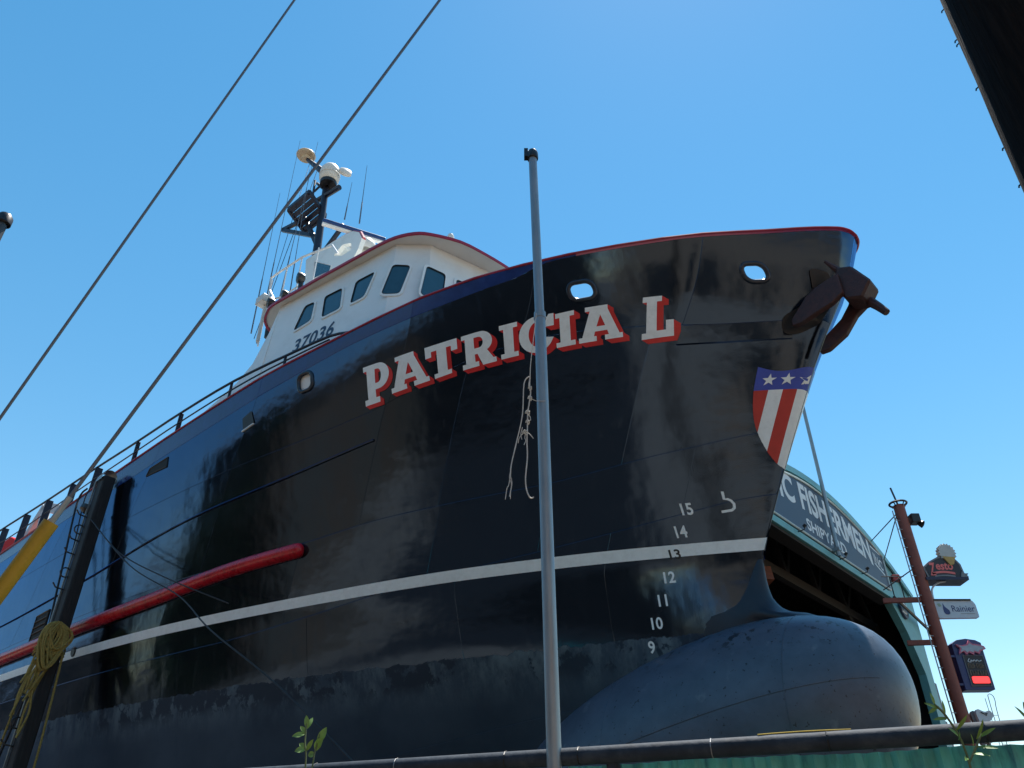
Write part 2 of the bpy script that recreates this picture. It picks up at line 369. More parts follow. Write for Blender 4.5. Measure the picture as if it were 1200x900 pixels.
TH = radians(48); ZK = 1.84616; S0 = Vector((.83886*4.3, 2.46777*4.3, 0))
AV = Vector((-sin(TH), cos(TH), 0)); OUT = Vector((-cos(TH), -sin(TH), 0))
def W(s, b, z): return S0+AV*s+OUT*b+Vector((0, 0, z+ZK))           # ship position -> world
def SL(s, b, z): return (-s, -b, z)                                   # ship position -> local to the boat
def HP(s, z, off=0.0): return SL(s, B(s, z)+off, z)                   # on the starboard shell

boat = thing('fishing_boat', 'large black steel fishing boat with white wheelhouse and white stripe hauled out on blocks', 'boat', (S0.x, S0.y, ZK), -pi/2+TH)

# port shell, bottom, transom and deck in one part; the starboard plates are its pieces
mb = MB()
dd = [0, .03, .08, .15, .25, .4, .7, 1, 1.5, 2, 3, 4, 5, 6.15, 8, 9.8, 11.5, 13.2, 15, 17, 19, 21.5, 24, 27, 30, 33]
vv_ = [i/16 for i in range(17)]
grid = []
for d in dd:
    col = []
    for v in vv_:
        z = v*8.6; s = d+STEM(z); g = GZ(s); z = min(z, g) if v < 1 else g
        s = d+STEM(z); col.append((-s, B(s, z), z))
    grid.append(col)
nv = len(vv_); P_ = [p for c_ in grid for p in c_]
mb.add(P_, [(i*nv+j, (i+1)*nv+j, (i+1)*nv+j+1, i*nv+j+1) for i in range(len(dd)-1) for j in range(nv-1)])
tr = grid[-1]; mb.add(tr+[(x, -y, z) for x, y, z in reversed(tr)], [tuple(range(2*nv))])
bt = [c_[0] for c_ in grid]; k = len(bt); mb.add(bt+[(x, -y, z) for x, y, z in bt], [(i, i+1, k+i+1, k+i) for i in range(k-1)])
hull = face_out(mb.build('hull', HULL, boat, smooth=True), 1)
mb = MB(); ds = [.25, .5, 1, 1.6, 2.5, 4, 6, 8, 10, 13, 16, 20, 24, 28, 32.9]; ring = [(d+STEM(7.0), B(d+STEM(7.0), 7.0)-.03) for d in ds]
mb.add([SL(s, b, 7.0) for s, b in ring]+[SL(s, -b, 7.0) for s, b in ring], [(i, i+1, len(ds)+i+1, len(ds)+i) for i in range(len(ds)-1)])
mb.build('deck', GREYP, boat)

# plate strakes, given as heights along d
zL = pch([0, 3.6, 5, 6.4, 10, 33], [2.35, 1.98, 1.77, 1.58, 1.3, 1.2])
zC = pch([0, .41, 1.13, 2.18, 3.72, 5.74, 6.86, 9.0, 33], [4.72, 4.68, 4.54, 4.345, 4.153, 3.944, 3.808, 3.627, 3.3])
zA = pch([0, .44, .72, 1.13, 3.24, 4.7, 5.77, 7.37, 33], [5.60, 5.57, 5.53, 5.46, 5.157, 5.102, 5.079, 4.98, 4.55])
zD = pch([0, 1.28, 2.32, 3.36, 4.36, 6.56, 7.7, 11.1, 33], [7.13, 7.13, 7.19, 7.25, 7.2, 6.786, 6.713, 6.624, 6.3])
def zG(d):
    z = 8.4
    for _ in range(4): z = GZ(d+STEM(z))
    return z
zBand_ = pch([0, 3.4, 3.85, 4.36, 5.85, 7.29, 9.15, 12.56, 14.3, 33], [8.5, 8.41, 8.36, 8.215, 8.115, 8.06, 7.9, 7.64, 7.55, 7.3])
def zBand(d): return min(zBand_(d), zG(d)-.03)
STRAKES = [(lambda d: 0.0, zL, [0, 3.2, 6.4, 9.8, 13.2, 17, 21.5, 27, 33]), (zL, zC, [0, 2.0, 4.2, 6.9, 9.8, 13.2, 17, 21.5, 27, 33]), (zC, zA, [0, 1.13, 3.0, 4.7, 7.37, 10.5, 14, 18, 22.5, 27, 33]),
           (zA, zD, [0, 2.05, 4.75, 6.2, 9.8, 13.2, 17, 21.5, 27, 33]), (zD, zBand, [0, 1.7, 4.0, 6.15, 9.8, 13.2, 17, 21.5, 27, 33]), (zBand, zG, [3.4, 6.15, 9.8, 13.2, 17, 21.5, 27, 33])]
HOLES = [(1.14, 7.815, .38, .28, .12), (-1.08, 7.83, .34, .28, .12), (6.39, 7.72, .32, .32, .11)]     # fairlead openings: s, z, width, height, corner
rp = random.Random(11)
def cut_holes(o):
    hit = False
    for (s, z, w, h, r) in HOLES:
        b = B(s, z); e = .1; sl = (B(s+e, z)-B(s-e, z))/(2*e)
        us = Vector((-1, -sl, 0)).normalized(); pts = rrect(w, h, r)
        fz = (B(s, z+e)-B(s, z-e))/(2*e); uz = Vector((0, -fz, 1)).normalized(); nn = us.cross(uz).normalized(); c = Vector(SL(s, b, z))
        cb = MB().prism([c+us*x+uz*y-nn*.35 for x, y in pts], nn*.7).build('cutter', BLACK, boat)
        md = o.modifiers.new('b', 'BOOLEAN'); md.operation = 'DIFFERENCE'; md.solver = 'EXACT'; md.object = cb; CUT.append(cb); hit = True
    return hit
CUT = []
for si, (lo, hi, cols) in enumerate(STRAKES):
    for ci in range(len(cols)-1):
        d0, d1 = cols[ci], cols[ci+1]; far = d0 > 17
        nu = max(6, min(26, int((d1-d0)/.14))) if not far else 8; nvv = 12 if not far else 5
        e = .005/(d1-d0); us = [0, e]+[e+(1-2*e)*k/nu for k in range(1, nu)]+[1-e, 1]
        if d0 == 0: us = [0, .002, .006, .012, .02, .03, .045, .065, .09, .12, .16]+[.2+.8*k/nu*(1-e) for k in range(nu)]+[1-e, 1]; us = sorted(set(us))
        amp = rp.uniform(-.011, .007) if si < 5 else rp.uniform(-.002, .002)
        ev = min(.2, .005/max(.05, hi((d0+d1)/2)-lo((d0+d1)/2))); vsx = [0, ev]+[ev+(1-2*ev)*k/nvv for k in range(1, nvv)]+[1-ev, 1]
        V_ = []
        for u in us:
            d = lerp(d0, d1, u); z0, z1 = lo(d), hi(d)
            for v in vsx:
                z = lerp(z0, z1, v); s = d+STEM(z)
                groove = -.0026 if (u in (1,) or (u == 0 and d0 > 0) or v in (0, 1)) else 0
                off = groove+amp*16*u*(1-u)*v*(1-v)*min(1, d/1.5)
                V_.append(SL(s, max(0, B(s, z)+off) if d > 0 else 0, z))
        m = len(vsx); F_ = [(i*m+j, i*m+j+1, (i+1)*m+j+1, (i+1)*m+j) for i in range(len(us)-1) for j in range(m-1)]
        o = MB().add(V_, F_).build('hull_plate', NAVY if si == 5 else HULL, hull, smooth=True, sharp=15); face_out(o, -1)
        if si == 4:
            md = o.modifiers.new('s', 'SOLIDIFY'); md.thickness = .014; md.offset = -1
            if any(d0-.3 < s-STEM(z) < d1+.3 for s, z, *_ in HOLES): cut_holes(o)
bpy.context.view_layer.update(); dg = bpy.context.evaluated_depsgraph_get()
for o in [x for x in hull.children if x.modifiers]:
    me = bpy.data.meshes.new_from_object(o.evaluated_get(dg)); o.modifiers.clear(); o.data = me
for c_ in CUT: bpy.data.objects.remove(c_)

def on_shell(us_):      # local frame on the shell at (s, z)
    s, z = us_; e = .1
    a = Vector((-1, -(B(s+e, z)-B(s-e, z))/(2*e), 0)).normalized(); u = Vector((0, -(B(s, z+e)-B(s, z-e))/(2*e), 1)).normalized()
    return Vector(HP(s, z)), -a, u, (-a).cross(u).normalized()      # point, forward, up, outward
RIM = mat('rim_paint', (.02, .026, .04), .25, var=.3)
for (s, z, w, h, r) in HOLES:
    c, fw, up, out = on_shell((s, z))
    pts = rrect(w+.03, h+.03, r+.012, 6); path = [c+fw*x+up*y for x, y in pts]; path.append(path[0]); path.append(path[1])
    MB().tube(path, .04, 10, caps=False).build('fairlead_rim', RIM, hull, smooth=True)

c, fw, up, out = on_shell(HOLES[2][:2]); MB().prism([c+fw*x+up*y-out*.03 for x, y in rrect(.35, .35, .11)], -out*.01).build('sky_light_plate', WHITE, hull)  # white plate added in the opening, standing in for sky light
# stem bar closing the two sides
mb = MB(); zz = [3.5, 3.56, 3.84, 4.0, 4.3, 4.7, 5.05, 5.5, 6, 6.5, 7, 7.5, 8.0]
mb.tube([SL(STEM(z)+.012, 0, z) for z in zz], .014, 6); mb.build('stem_bar', HULL, hull, smooth=True)

# bulbous bow
mb = MB(); nU, nV = 48, 40
def sp(w, e): return math.copysign(abs(w)**e, w)
V_ = []
for i in range(nV+1):
    v = pi*(i/nV); r = sp(sin(v), .84) if 0 < i < nV else 0.002
    for j in range(nU):
        u = 2*pi*j/nU; s = 1.47-2.896*sp(cos(v), .84)*(1.09 if cos(v) < 0 else 1)
        V_.append(SL(s, 1.335*r*cos(u), 1.332+1.482*r*sin(u)-.19*(s-1.47)))
mb.add(V_, [(i*nU+j, i*nU+(j+1) % nU, (i+1)*nU+(j+1) % nU, (i+1)*nU+j) for i in range(nV) for j in range(nU)])
bulb_ = mb.build('bulbous_bow', BULB, boat, smooth=True)
def bulb_pt(v, u, k=1.001):
    r = sp(sin(v), .84); s = 1.47-2.896*sp(cos(v), .84); return SL(s, 1.335*k*r*cos(u), 1.332+1.482*k*r*sin(u)-.19*(s-1.47))
for u in (.12, 2.2): MB().tube([bulb_pt(.35+.06*k_, u) for k_ in range(36)], .006, 5).build('weld_seam', BULB, bulb_, smooth=True)
for v in (.95, 1.75): MB().tube([bulb_pt(v, -1.2+.1*k_) for k_ in range(30)], .005, 5).build('weld_seam', BULB, bulb_, smooth=True)
tag(bulb_, 'dull blue-grey bulbous bow with flaking dark specks')

# fairing between stem and bulb
fs = pch([2.6, 2.8, 2.95, 3.02, 3.16, 3.37, 3.56, 3.84], [-.9, -.7, -.45, -.22, -.03, .07, .085, .075]); fr = pch([2.6, 2.8, 2.95, 3.02, 3.16, 3.37, 3.56, 3.84], [.55, .46, .36, .30, .22, .15, .10, .04])
mb = MB(); zf = [2.5, 2.6, 2.7, 2.8, 2.88, 2.95, 3.0, 3.05, 3.12, 3.2, 3.3, 3.42, 3.56, 3.7, 3.84]; tf = [0, .005, .015, .035, .065, .1, .15, .2, .27, .35, .44, .54, .65, .76, .88, 1]; V_ = []
def sm(x): x = max(0, min(1, x)); return x*x*(3-2*x)
for z in zf:
    R_, s0 = fr(z), fs(z); g_ = .22*max(0, (3.45-z)/.85)**1.8
    for sg, tt in ((1, list(reversed(tf))), (-1, tf[1:])):
        for t in tt:
            d = t*2.6; s = s0+d; f_ = R_*sqrt(max(0, 1-(1-min(d/(R_*1.5), 1))**2)); hb = B(s, z) if s > STEM(z) else 0
            hb += -.012+(g_+.012*(g_ > .01))*(1-sm((s-.0)/1.15)); k_ = sm(d/.9)
            V_.append(SL(s, sg*max(0, f_+(max(hb, f_*(1-k_))-f_)*k_), z))
m_ = 2*len(tf)-1; mb.add(V_, [(i*m_+j, i*m_+j+1, (i+1)*m_+j+1, (i+1)*m_+j) for i in range(len(zf)-1) for j in range(m_-1)])
mb.build('bulb_fairing', mat('fairing_paint', (.018, .025, .036), .5, var=.25, vscale=3, bump=.08), boat, smooth=True, sharp=60)
# white stripe round the bow
for sg in (1, -1):
    mb = MB(); V_ = []
    dl = [0, .02, .05, .1, .2, .35, .5]+[.75+.25*k for k in range(130)]
    for d in dl:
        for z in (3.965, 4.045, 4.13):
            s = d+STEM(z)-.008; V_.append(SL(s, sg*(B(max(s, STEM(z)), z)+.012), z))
    mb.add(V_, [(i*3+j, (i+1)*3+j, (i+1)*3+j+1, i*3+j+1) for i in range(len(dl)-1) for j in range(2)]); mb.build('stripe', LETTER, hull, smooth=True)

# red half-round fender and black rub rail
def along(pts, off): return [HP(s, z, off) for s, z in pts]
fz = pch([6.9, 8, 10.7, 13, 17, 33], [4.86, 4.83, 4.64, 4.55, 4.48, 4.5]); pth = [(6.95+.35*k, fz(6.95+.35*k)) for k in range(74)]
pp = along(pth, .05); pp = [HP(6.86, fz(6.9), .03), HP(6.875, fz(6.9), .038), HP(6.91, fz(6.92), .045)]+pp; rr_ = [.04, .085, .115]+[.13]*(len(pp)-3)
tag(MB().tube(pp, rr_, 14).build('fender', FENDER, boat, smooth=True), 'red half-round pipe fender along the side')
rz = pch([5.1, 7.26, 9.76, 13.43, 17.7, 33], [6.317, 6.126, 5.98, 5.6, 5.4, 5.3]); pth = [(5.1+.4*k, rz(5.1+.4*k)) for k in range(69)]
MB().tube(along(pth, .002), .024, 8).build('rub_rail', HULL, boat, smooth=True)
# flat guard strake at the bow
mb = MB(); V_ = []
dl = [.30, .4, .55, .8, 1.1, 1.4, 1.68]
for d in dl:
    for z, o_ in ((6.868, .004), (6.878, .034), (7.125, .016), (7.135, .004)):
        s = d+STEM(z); V_.append(SL(s, B(s, z)+o_, z))
mb.add(V_, [(i*4+j, i*4+j+1, (i+1)*4+j+1, (i+1)*4+j) for i in range(len(dl)-1) for j in range(3)]); face_out(mb.build('bow_guard', HULL, boat), -1)
# cap rail
gd = [0, .006, .015, .03, .05, .08, .11, .15, .2, .25, .4, .6, .8, 1, 1.3, 1.7, 2.2, 2.8, 3.5, 4.2, 5, 6, 7, 8, 9, 10, 11.5, 13, 15, 17, 19, 21.5, 24, 27, 30, 33]
gun = []
for d in gd:
    z = zG(d); s = d+STEM(z); gun.append((s, B(s, z), z))
ring = [(s, b, z) for s, b, z in reversed(gun)]+[(s, -b, z) for s, b, z in gun[1:]]
mb = MB(); V_ = []
for i, (s, b, z) in enumerate(ring):
    a = Vector(SL(*ring[max(i-1, 0)])); c = Vector(SL(*ring[min(i+1, len(ring)-1)])); t = (c-a); t.z = 0; t.normalize(); n = Vector((t.y, -t.x, 0)); p = Vector(SL(s, b, z))
    for o_, h in ((.016, 0), (.032, .012), (.024, .034), (-.07, .034), (-.07, 0)): V_.append(p+n*o_+Vector((0, 0, h-.005)))
m = len(ring); mb.add(V_, [(i*5+j, i*5+(j+1) % 5, (i+1)*5+(j+1) % 5, (i+1)*5+j) for i in range(m-1) for j in range(5)])
mb.build('cap_rail', CRIMSON, boat)

# ------------------------------------------------------------------ name, marks and shield on the bow
def arc(cx, cy, rx, ry, a0, a1, n=10): return [(cx+rx*cos(radians(a0+(a1-a0)*k/n)), cy+ry*sin(radians(a0+(a1-a0)*k/n))) for k in range(n+1)]
GLY = {
 'P': [[(0, 0), (.60, 0), (.60, .14), (.45, .14), (.45, .34)]+arc(.58, .67, .42, .33, -90, 90, 14)+[(0, 1), (0, .87), (.13, .87), (.13, .14), (0, .14)], [(.45, .50)]+arc(.55, .68, .14, .18, -90, 90, 8)+[(.45, .86)]],
 'A': [[(0, 0), (.41, 0), (.41, .14), (.35, .14), (.38, .27), (.66, .27), (.69, .14), (.60, .14), (.60, 0), (1, 0), (1, .14), (.93, .14), (.70, .88), (.70, 1), (.17, 1), (.17, .87), (.28, .87), (.08, .14), (0, .14)], [(.42, .41), (.62, .41), (.52, .74)]],
 'T': [[(.24, 0), (.78, 0), (.78, .13), (.66, .13), (.66, .82), (.81, .82), (.81, .66), (1, .66), (1, 1), (0, 1), (0, .66), (.19, .66), (.19, .82), (.36, .82), (.36, .13), (.24, .13)]],
 'R': [[(0, 0), (.49, 0), (.49, .14), (.39, .14), (.39, .36), (.47, .36), (.60, 0), (1, 0), (1, .14), (.92, .14), (.76, .42)]+arc(.60, .69, .33, .31, -45, 90, 12)+[(0, 1), (0, .87), (.11, .87), (.11, .14), (0, .14)], [(.39, .53)]+arc(.53, .69, .13, .16, -90, 90, 8)+[(.39, .85)]],
 'I': [[(0, 0), (1, 0), (1, .14), (.76, .14), (.76, .86), (1, .86), (1, 1), (0, 1), (0, .86), (.22, .86), (.22, .14), (0, .14)]],
 'C': [[(1, 1), (.86, 1), (.82, .93)]+arc(.5, .5, .5, .5, 62, 322, 26)+[(.98, .34), (.74, .38)]+arc(.52, .5, .24, .34, -35, -320, 20)+[(.76, .66), (1, .66)]],
 'L': [[(0, 0), (1, 0), (1, .40), (.76, .40), (.76, .17), (.47, .17), (.47, .87), (.63, .87), (.63, 1), (0, 1), (0, .87), (.14, .87), (.14, .14), (0, .14)]]}
NAME = [('P', [(5.123, 6.887), (4.61, 6.896), (5.043, 7.545), (4.5, 7.535)]), ('A', [(4.564, 6.955), (3.83, 6.99), (4.495, 7.515), (3.788, 7.53)]), ('T', [(3.88, 6.98), (3.292, 7.02), (3.788, 7.514), (3.195, 7.52)]),
 ('R', [(3.23, 7.001), (2.668, 7.03), (3.117, 7.517), (2.565, 7.525)]), ('I', [(2.595, 7.035), (2.32, 7.045), (2.475, 7.53), (2.185, 7.54)]), ('C', [(2.306, 7.03), (1.777, 7.045), (2.162, 7.556), (1.626, 7.559)]),
 ('I', [(1.752, 7.05), (1.474, 7.06), (1.608, 7.535), (1.333, 7.548)]), ('A', [(1.428, 7.06), (.818, 7.065), (1.276, 7.553), (.681, 7.553)]), ('L', [(.6, 6.986), (.178, 7.002), (.372, 7.574), (-.025, 7.565)])]
SHV = (-.062, -.062)
for ch, q in NAME:
    def mp(u, v): return tuple(lerp(lerp(q[0][k], q[1][k], u), lerp(q[2][k], q[3][k], u), v) for k in (0, 1))
    loops = [[mp(u, v) for u, v in lp] for lp in GLY[ch]]
    vv, ff = split_long(*fill2d(loops), .12)
    lo_ = MB().add([HP(s, z, .013) for s, z in vv], ff).build('name_letter', LETTER, hull)
    mb = MB(); k = 0
    for lp in loops:                                   # red drop shade: the outline swept down and forward
        for i in range(len(lp)):
            (s0, z0), (s1, z1) = lp[i], lp[(i+1) % len(lp)]
            o_ = .0095-.00012*(k % 18); k += 1
            mb.add([HP(s0, z0, o_), HP(s1, z1, o_), HP(s1+SHV[0], z1+SHV[1], o_), HP(s0+SHV[0], z0+SHV[1], o_)], [(0, 1, 2, 3)])
    mb.add([HP(s+SHV[0], z+SHV[1], .0070) for s, z in vv], ff)
    mb.build('letter_shade', LRED, hull)

def shell_text(name, body, s, z, w, h, m, lean=0.0, bold=.01, off=.013):
    vv, ff, asp = text2d(body, bold)
    return MB().add([HP(s+w/2-w*u-lean*(v-.5)*h, z+(v-.5)*h, off) for u, v in vv], ff).build(name, m, hull)
for body, s, z in (('15', .80, 4.60), ('14', .955, 4.30), ('12', 1.245, 3.69), ('11', 1.38, 3.375), ('10', 1.50, 3.07), ('9', 1.63, 2.763)):
    shell_text('draft_mark', body, s, z, (.145 if body != '11' else .115) if len(body) == 2 else .085, .165, LETTER, bold=.022)
shell_text('draft_mark', '13', 1.115, 4.005, .14, .13, BLACK, bold=.022, off=.0155)
def shell_stroke(name, pts, r, m, off=.012): return MB().tube([HP(s, z, off) for s, z in pts], r, 6).build(name, m, hull, smooth=True)
mk = [(.305, 4.80), (.312, 4.695), (.27, 4.69), (.235, 4.665), (.212, 4.62), (.222, 4.565), (.26, 4.535), (.39, 4.522)]
V_ = []
for i, (s, z) in enumerate(mk):
    a = mk[max(0, i-1)]; c = mk[min(len(mk)-1, i+1)]; tx, tz = c[0]-a[0], c[1]-a[1]; l_ = math.hypot(tx, tz)
    V_ += [HP(s-tz/l_*.017, z+tx/l_*.017, .012), HP(s+tz/l_*.017, z-tx/l_*.017, .012)]
MB().add(V_, [(2*i, 2*i+1, 2*i+3, 2*i+2) for i in range(len(mk)-1)]).build('bulb_symbol', LETTER, hull)
# shield
wz = pch([5.06, 5.124, 5.228, 5.444, 5.7, 5.963, 6.165, 6.50], [0.0, .085, .18, .335, .475, .555, .59, .615])
zlow = lambda d: next((z for z in [5.06+.005*k for k in range(240)] if wz(z) >= d), 6.16)
SBL = mat('shield_blue', (.025, .07, .42), .35, var=.1); SRE = mat('shield_red', (.50, .025, .022), .35, var=.1)
shield = MB(); ztop = 6.165; stripes = [(0.0, .083, 1), (.083, .243, 0), (.243, .415, 1), (.415, .589, 0)]
def DP(d, z, off, sg=1): s = max(d, 0)+STEM(z)-.006; return SL(s, sg*(B(max(s, STEM(z)), z)+off), z)
for sg in (1, -1):
    for a, b, mi in stripes:
        n = 14; V_ = []
        for i in range(n+1):
            d = lerp(a, b, i/n); zb = zlow(d) if d > 0 else 5.06
            for j in range(13): V_.append(DP(d, lerp(zb, ztop, j/12), .012, sg))
        shield.add(V_, [(i*13+j, (i+1)*13+j, (i+1)*13+j+1, i*13+j+1) for i in range(n) for j in range(12)], mi)
    V_ = []; n = 20
    for i in range(n+1):
        t = i/n; top = 6.50-.075*sin(pi*min(1, t))*1.0-.0*t
        for j in range(9):
            z = lerp(ztop, top, j/8); V_.append(DP(t*wz(z), z, .012, sg))
    shield.add(V_, [(i*9+j, (i+1)*9+j, (i+1)*9+j+1, i*9+j+1) for i in range(n) for j in range(8)], 2)
so = shield.build('shield', [SRE, LETTER, SBL], hull, smooth=True); so['label'] = 'red white and blue star shield painted on the stem'
def star(d, z, r, half=False):
    pts = [(d+(r if k % 2 == 0 else r*.40)*sin(pi*k/5), z+(r if k % 2 == 0 else r*.40)*cos(pi*k/5)) for k in range(10)]
    if half: pts = [(max(0, a), b) for a, b in pts]
    vv, ff = fill2d([pts]); MB().add([DP(a, b, .026) for a, b in vv], ff).build('star', LETTER, so)
star(.43, 6.30, .09); star(.215, 6.30, .09); star(.0, 6.30, .09, True)

# openings and small fittings on the side
def shell_patch(name, corners, m, off=.006, frame=None):
    a, b, c, d = corners; n = 6; V_ = []
    for i in range(n+1):
        for j in range(n+1):
            u, v = i/n, j/n; s = lerp(lerp(a[0], b[0], u), lerp(d[0], c[0], u), v); z = lerp(lerp(a[1], b[1], u), lerp(d[1], c[1], u), v); V_.append(HP(s, z, off))
    mb = MB().add(V_, [(i*(n+1)+j, (i+1)*(n+1)+j, (i+1)*(n+1)+j+1, i*(n+1)+j+1) for i in range(n) for j in range(n)])
    o = mb.build(name, m, hull)
    if frame:
        pts = []
        for p, q in ((a, b), (b, c), (c, d), (d, a)): pts += [HP(lerp(p[0], q[0], k/4), lerp(p[1], q[1], k/4), off) for k in range(4)]
        pts += pts[:2]; MB().tube(pts, frame, 6, caps=False).build('port_frame', BLACK, o)
    return o
VOID = mat('void_black', (.004, .004, .004), .7)
shell_patch('freeing_port', [(11.42, 7.36), (10.62, 7.33), (10.62, 7.54), (11.30, 7.50)], VOID, frame=.014)
o = shell_patch('vent_grille', [(15.55, 4.68), (14.95, 4.72), (14.90, 5.26), (15.50, 5.22)], VOID, frame=.02)
for k in range(3): MB().tube([HP(15.53, 4.82+.13*k, .02), HP(14.93, 4.85+.13*k, .02)], .012, 6).build('bar', BLACK, o)
c, fw, up, out = on_shell((13.3, 4.09)); MB().lathe([(.001, .03), (.075, .03), (.085, .012), (.1, .015), (.1, -.01)], c, 16, out).build('discharge', BLACK, hull, smooth=True)
c, fw, up, out = on_shell((7.93, 7.46))
mb = MB(); mb.add([c+fw*.17-up*.10+out*.014, c-fw*.15-up*.16+out*.014, c-fw*.16+up*.08+out*.014, c+fw*.10+up*.16+out*.014], [(0, 1, 2, 3)]); mb.build('discharge_plate', BLACK, hull)
MB().beam(c+fw*.17-up*.13+out*.02, c-fw*.17-up*.19+out*.02, .03, .02).build('discharge_lip', WHITE, hull)

# guard rail on the gunwale
mb_t = []; rail_h = pch([5.3, 5.75, 7.2, 9.1, 12.8, 16, 20.9, 33], [0, .14, .24, .42, .55, .72, .95, 1.0])
sx_ = [5.3, 5.55, 5.8]+[6.2+.6*k for k in range(44)]
def railp(s, f): z = GZ(s)+.05; return SL(s, B(s, GZ(s))-.03, z+rail_h(s)*f)
MB().tube([railp(s, 1) for s in sx_], .026, 8).build('hand_rail', MASTN, boat, smooth=True)
MB().tube([railp(s, .46) for s in sx_[2:]], .016, 8).build('mid_rail', MASTN, boat, smooth=True)
for s in (7.0, 8.7, 10.55, 12.4, 14.4, 15.8, 17.3, 18.8, 20.4, 22, 24, 26, 28, 30):
    p = Vector(railp(s, 0)); q = Vector(railp(s, 1)); w = .05 if s < 9 else (.09 if s < 13 else .17)
    MB().beam(p-Vector((0, -w*.3, 0)), q-Vector((0, -w*.3, 0)), w, .03, up=(1, 0, 0)).build('stanchion', MASTN, boat, bevel=.004)

# ------------------------------------------------------------------ wheelhouse
TOPR = [(8.49, 3.61), (5.08, 3.2), (4.58, 2.74), (4.27, 1.4)]
ZT, ZB = 10.8, 7.55
def lean_ring(r, off):           # the ring pushed outward by off, so that every wall stays flat
    L_ = []
    for (s0, b0), (s1, b1) in zip(r, r[1:]):
        ds, db = s1-s0, b1-b0; l = math.hypot(ds, db); ns, nb = db/l, -ds/l
        if nb < 0: ns, nb = -ns, -nb
        L_.append((s0+ns*off, b0+nb*off, ds, db))
    o = [(L_[0][0], L_[0][1])]
    for (x0, y0, dx, dy), (x1, y1, ex, ey) in zip(L_, L_[1:]):
        t = ((x1-x0)*ey-(y1-y0)*ex)/(dx*ey-dy*ex); o.append((x0+dx*t, y0+dy*t))
    x, y, dx, dy = L_[-1]; o.append((x+dx, y+dy)); return o
BOTR = lean_ring(TOPR, .30)
def ringpts(r, z): return [SL(s, b, z) for s, b in r]+[SL(s, -b, z) for s, b in reversed(r)]
house = None
mb = MB(); a = ringpts(TOPR, ZT); b = ringpts(BOTR, ZB); n = len(a)
mb.add(a+b, [tuple(range(n))]+[(i, (i+1) % n, n+(i+1) % n, n+i) for i in range(n)])
# swept side wings running aft down to the rail
for sg in (1, -1):
    out_ = [(8.48, 10.8), (8.62, 10.12), (8.85, 9.35), (9.2, 8.99), (9.65, 8.76), (10.1, 8.55), (10.1, 7.3), (8.4, 7.3)]
    f_b = lambda z: 3.61+(10.8-z)*.099
    mb.prism([SL(s, sg*(f_b(z)+.004+max(0, s-8.6)*.12), z) for s, z in out_], (0, sg*.08, 0))
house = mb.build('wheelhouse', CREAM, boat)
# facets: (top a, top b, bottom a, bottom b)
def facet(i):
    A0 = Vector(SL(*TOPR[i], ZT)); A1 = Vector(SL(*TOPR[i+1], ZT)); B0 = Vector(SL(*BOTR[i], ZB)); nn = (A1-A0).cross(B0-A0).normalized()
    if nn.dot(Vector((0, -1, 0)) if i < 2 else Vector((1, -.3, 0))) < 0: nn = -nn
    return A0, nn
def drop(p, fc):            # put a point on the facet's plane along the outboard direction
    A0, nn = fc; p = Vector(p); return p-nn*((p-A0).dot(nn))
WIN = [(0, [(7.7, 3.62, 9.71), (7.2, 3.55, 9.77), (7.24, 3.51, 10.32), (7.55, 3.54, 10.35)]), (0, [(6.86, 3.52, 9.68), (6.34, 3.46, 9.68), (6.43, 3.41, 10.30), (6.95, 3.47, 10.31)]),
       (0, [(6.06, 3.42, 9.66), (5.68, 3.38, 9.66), (5.52, 3.3, 10.27), (6.05, 3.37, 10.27)]), (1, [(5.11, 3.42, 9.38), (4.85, 3.18, 9.40), (4.79, 3.02, 10.18), (5.05, 3.26, 10.20)]),
       (2, [(4.53, 2.98, 9.30), (4.46, 2.50, 9.32), (4.45, 2.42, 10.13), (4.54, 2.84, 10.14)]), (2, [(4.44, 2.20, 9.32), (4.35, 1.75, 9.32), (4.35, 1.70, 10.12), (4.43, 2.18, 10.13)])]
def window(i, c4):
    fc = facet(i); nn = fc[1]; c4 = [drop(SL(*c), fc) for c in c4]
    e1 = (c4[1]-c4[0]).normalized(); e2 = nn.cross(e1).normalized(); o_ = c4[0]
    q = [((c-o_).dot(e1), (c-o_).dot(e2)) for c in c4]
    cx = sum(p[0] for p in q)/4; cy = sum(p[1] for p in q)/4
    inner = round_poly(q, .09, 4); outer = round_poly([(cx+(x-cx)*1.0+math.copysign(.045, x-cx), cy+(y-cy)+math.copysign(.045, y-cy)) for x, y in q], .12, 4)
    T = lambda p, h: o_+e1*p[0]+e2*p[1]+nn*h
    k = len(inner); fb = MB(); V_ = []
    for h, lp in ((.002, outer), (.022, outer), (.026, inner), (.006, inner)): V_ += [T(p, h) for p in lp]
    fb.add(V_, [(r*k+j, r*k+(j+1) % k, (r+1)*k+(j+1) % k, (r+1)*k+j) for r in range(3) for j in range(k)])
    f = fb.build('window', CREAM, house)
    mid = [(lerp(a_[0], b_[0], .12), lerp(a_[1], b_[1], .12)) for a_, b_ in zip(inner, outer)]
    MB().add([T(p, .004) for p in mid], [tuple(range(k))]).build('pane', GLASS, f)
    V_ = []
    for h, sc in ((.0265, 1.0), (.028, .965), (.012, .955)): V_ += [T((cx+(x-cx)*sc, cy+(y-cy)*sc), h) for x, y in inner]
    MB().add(V_, [(r*k+j, r*k+(j+1) % k, (r+1)*k+(j+1) % k, (r+1)*k+j) for r in range(2) for j in range(k)]).build('gasket', RUBBER, f)
for i, c4 in WIN: window(i, c4)
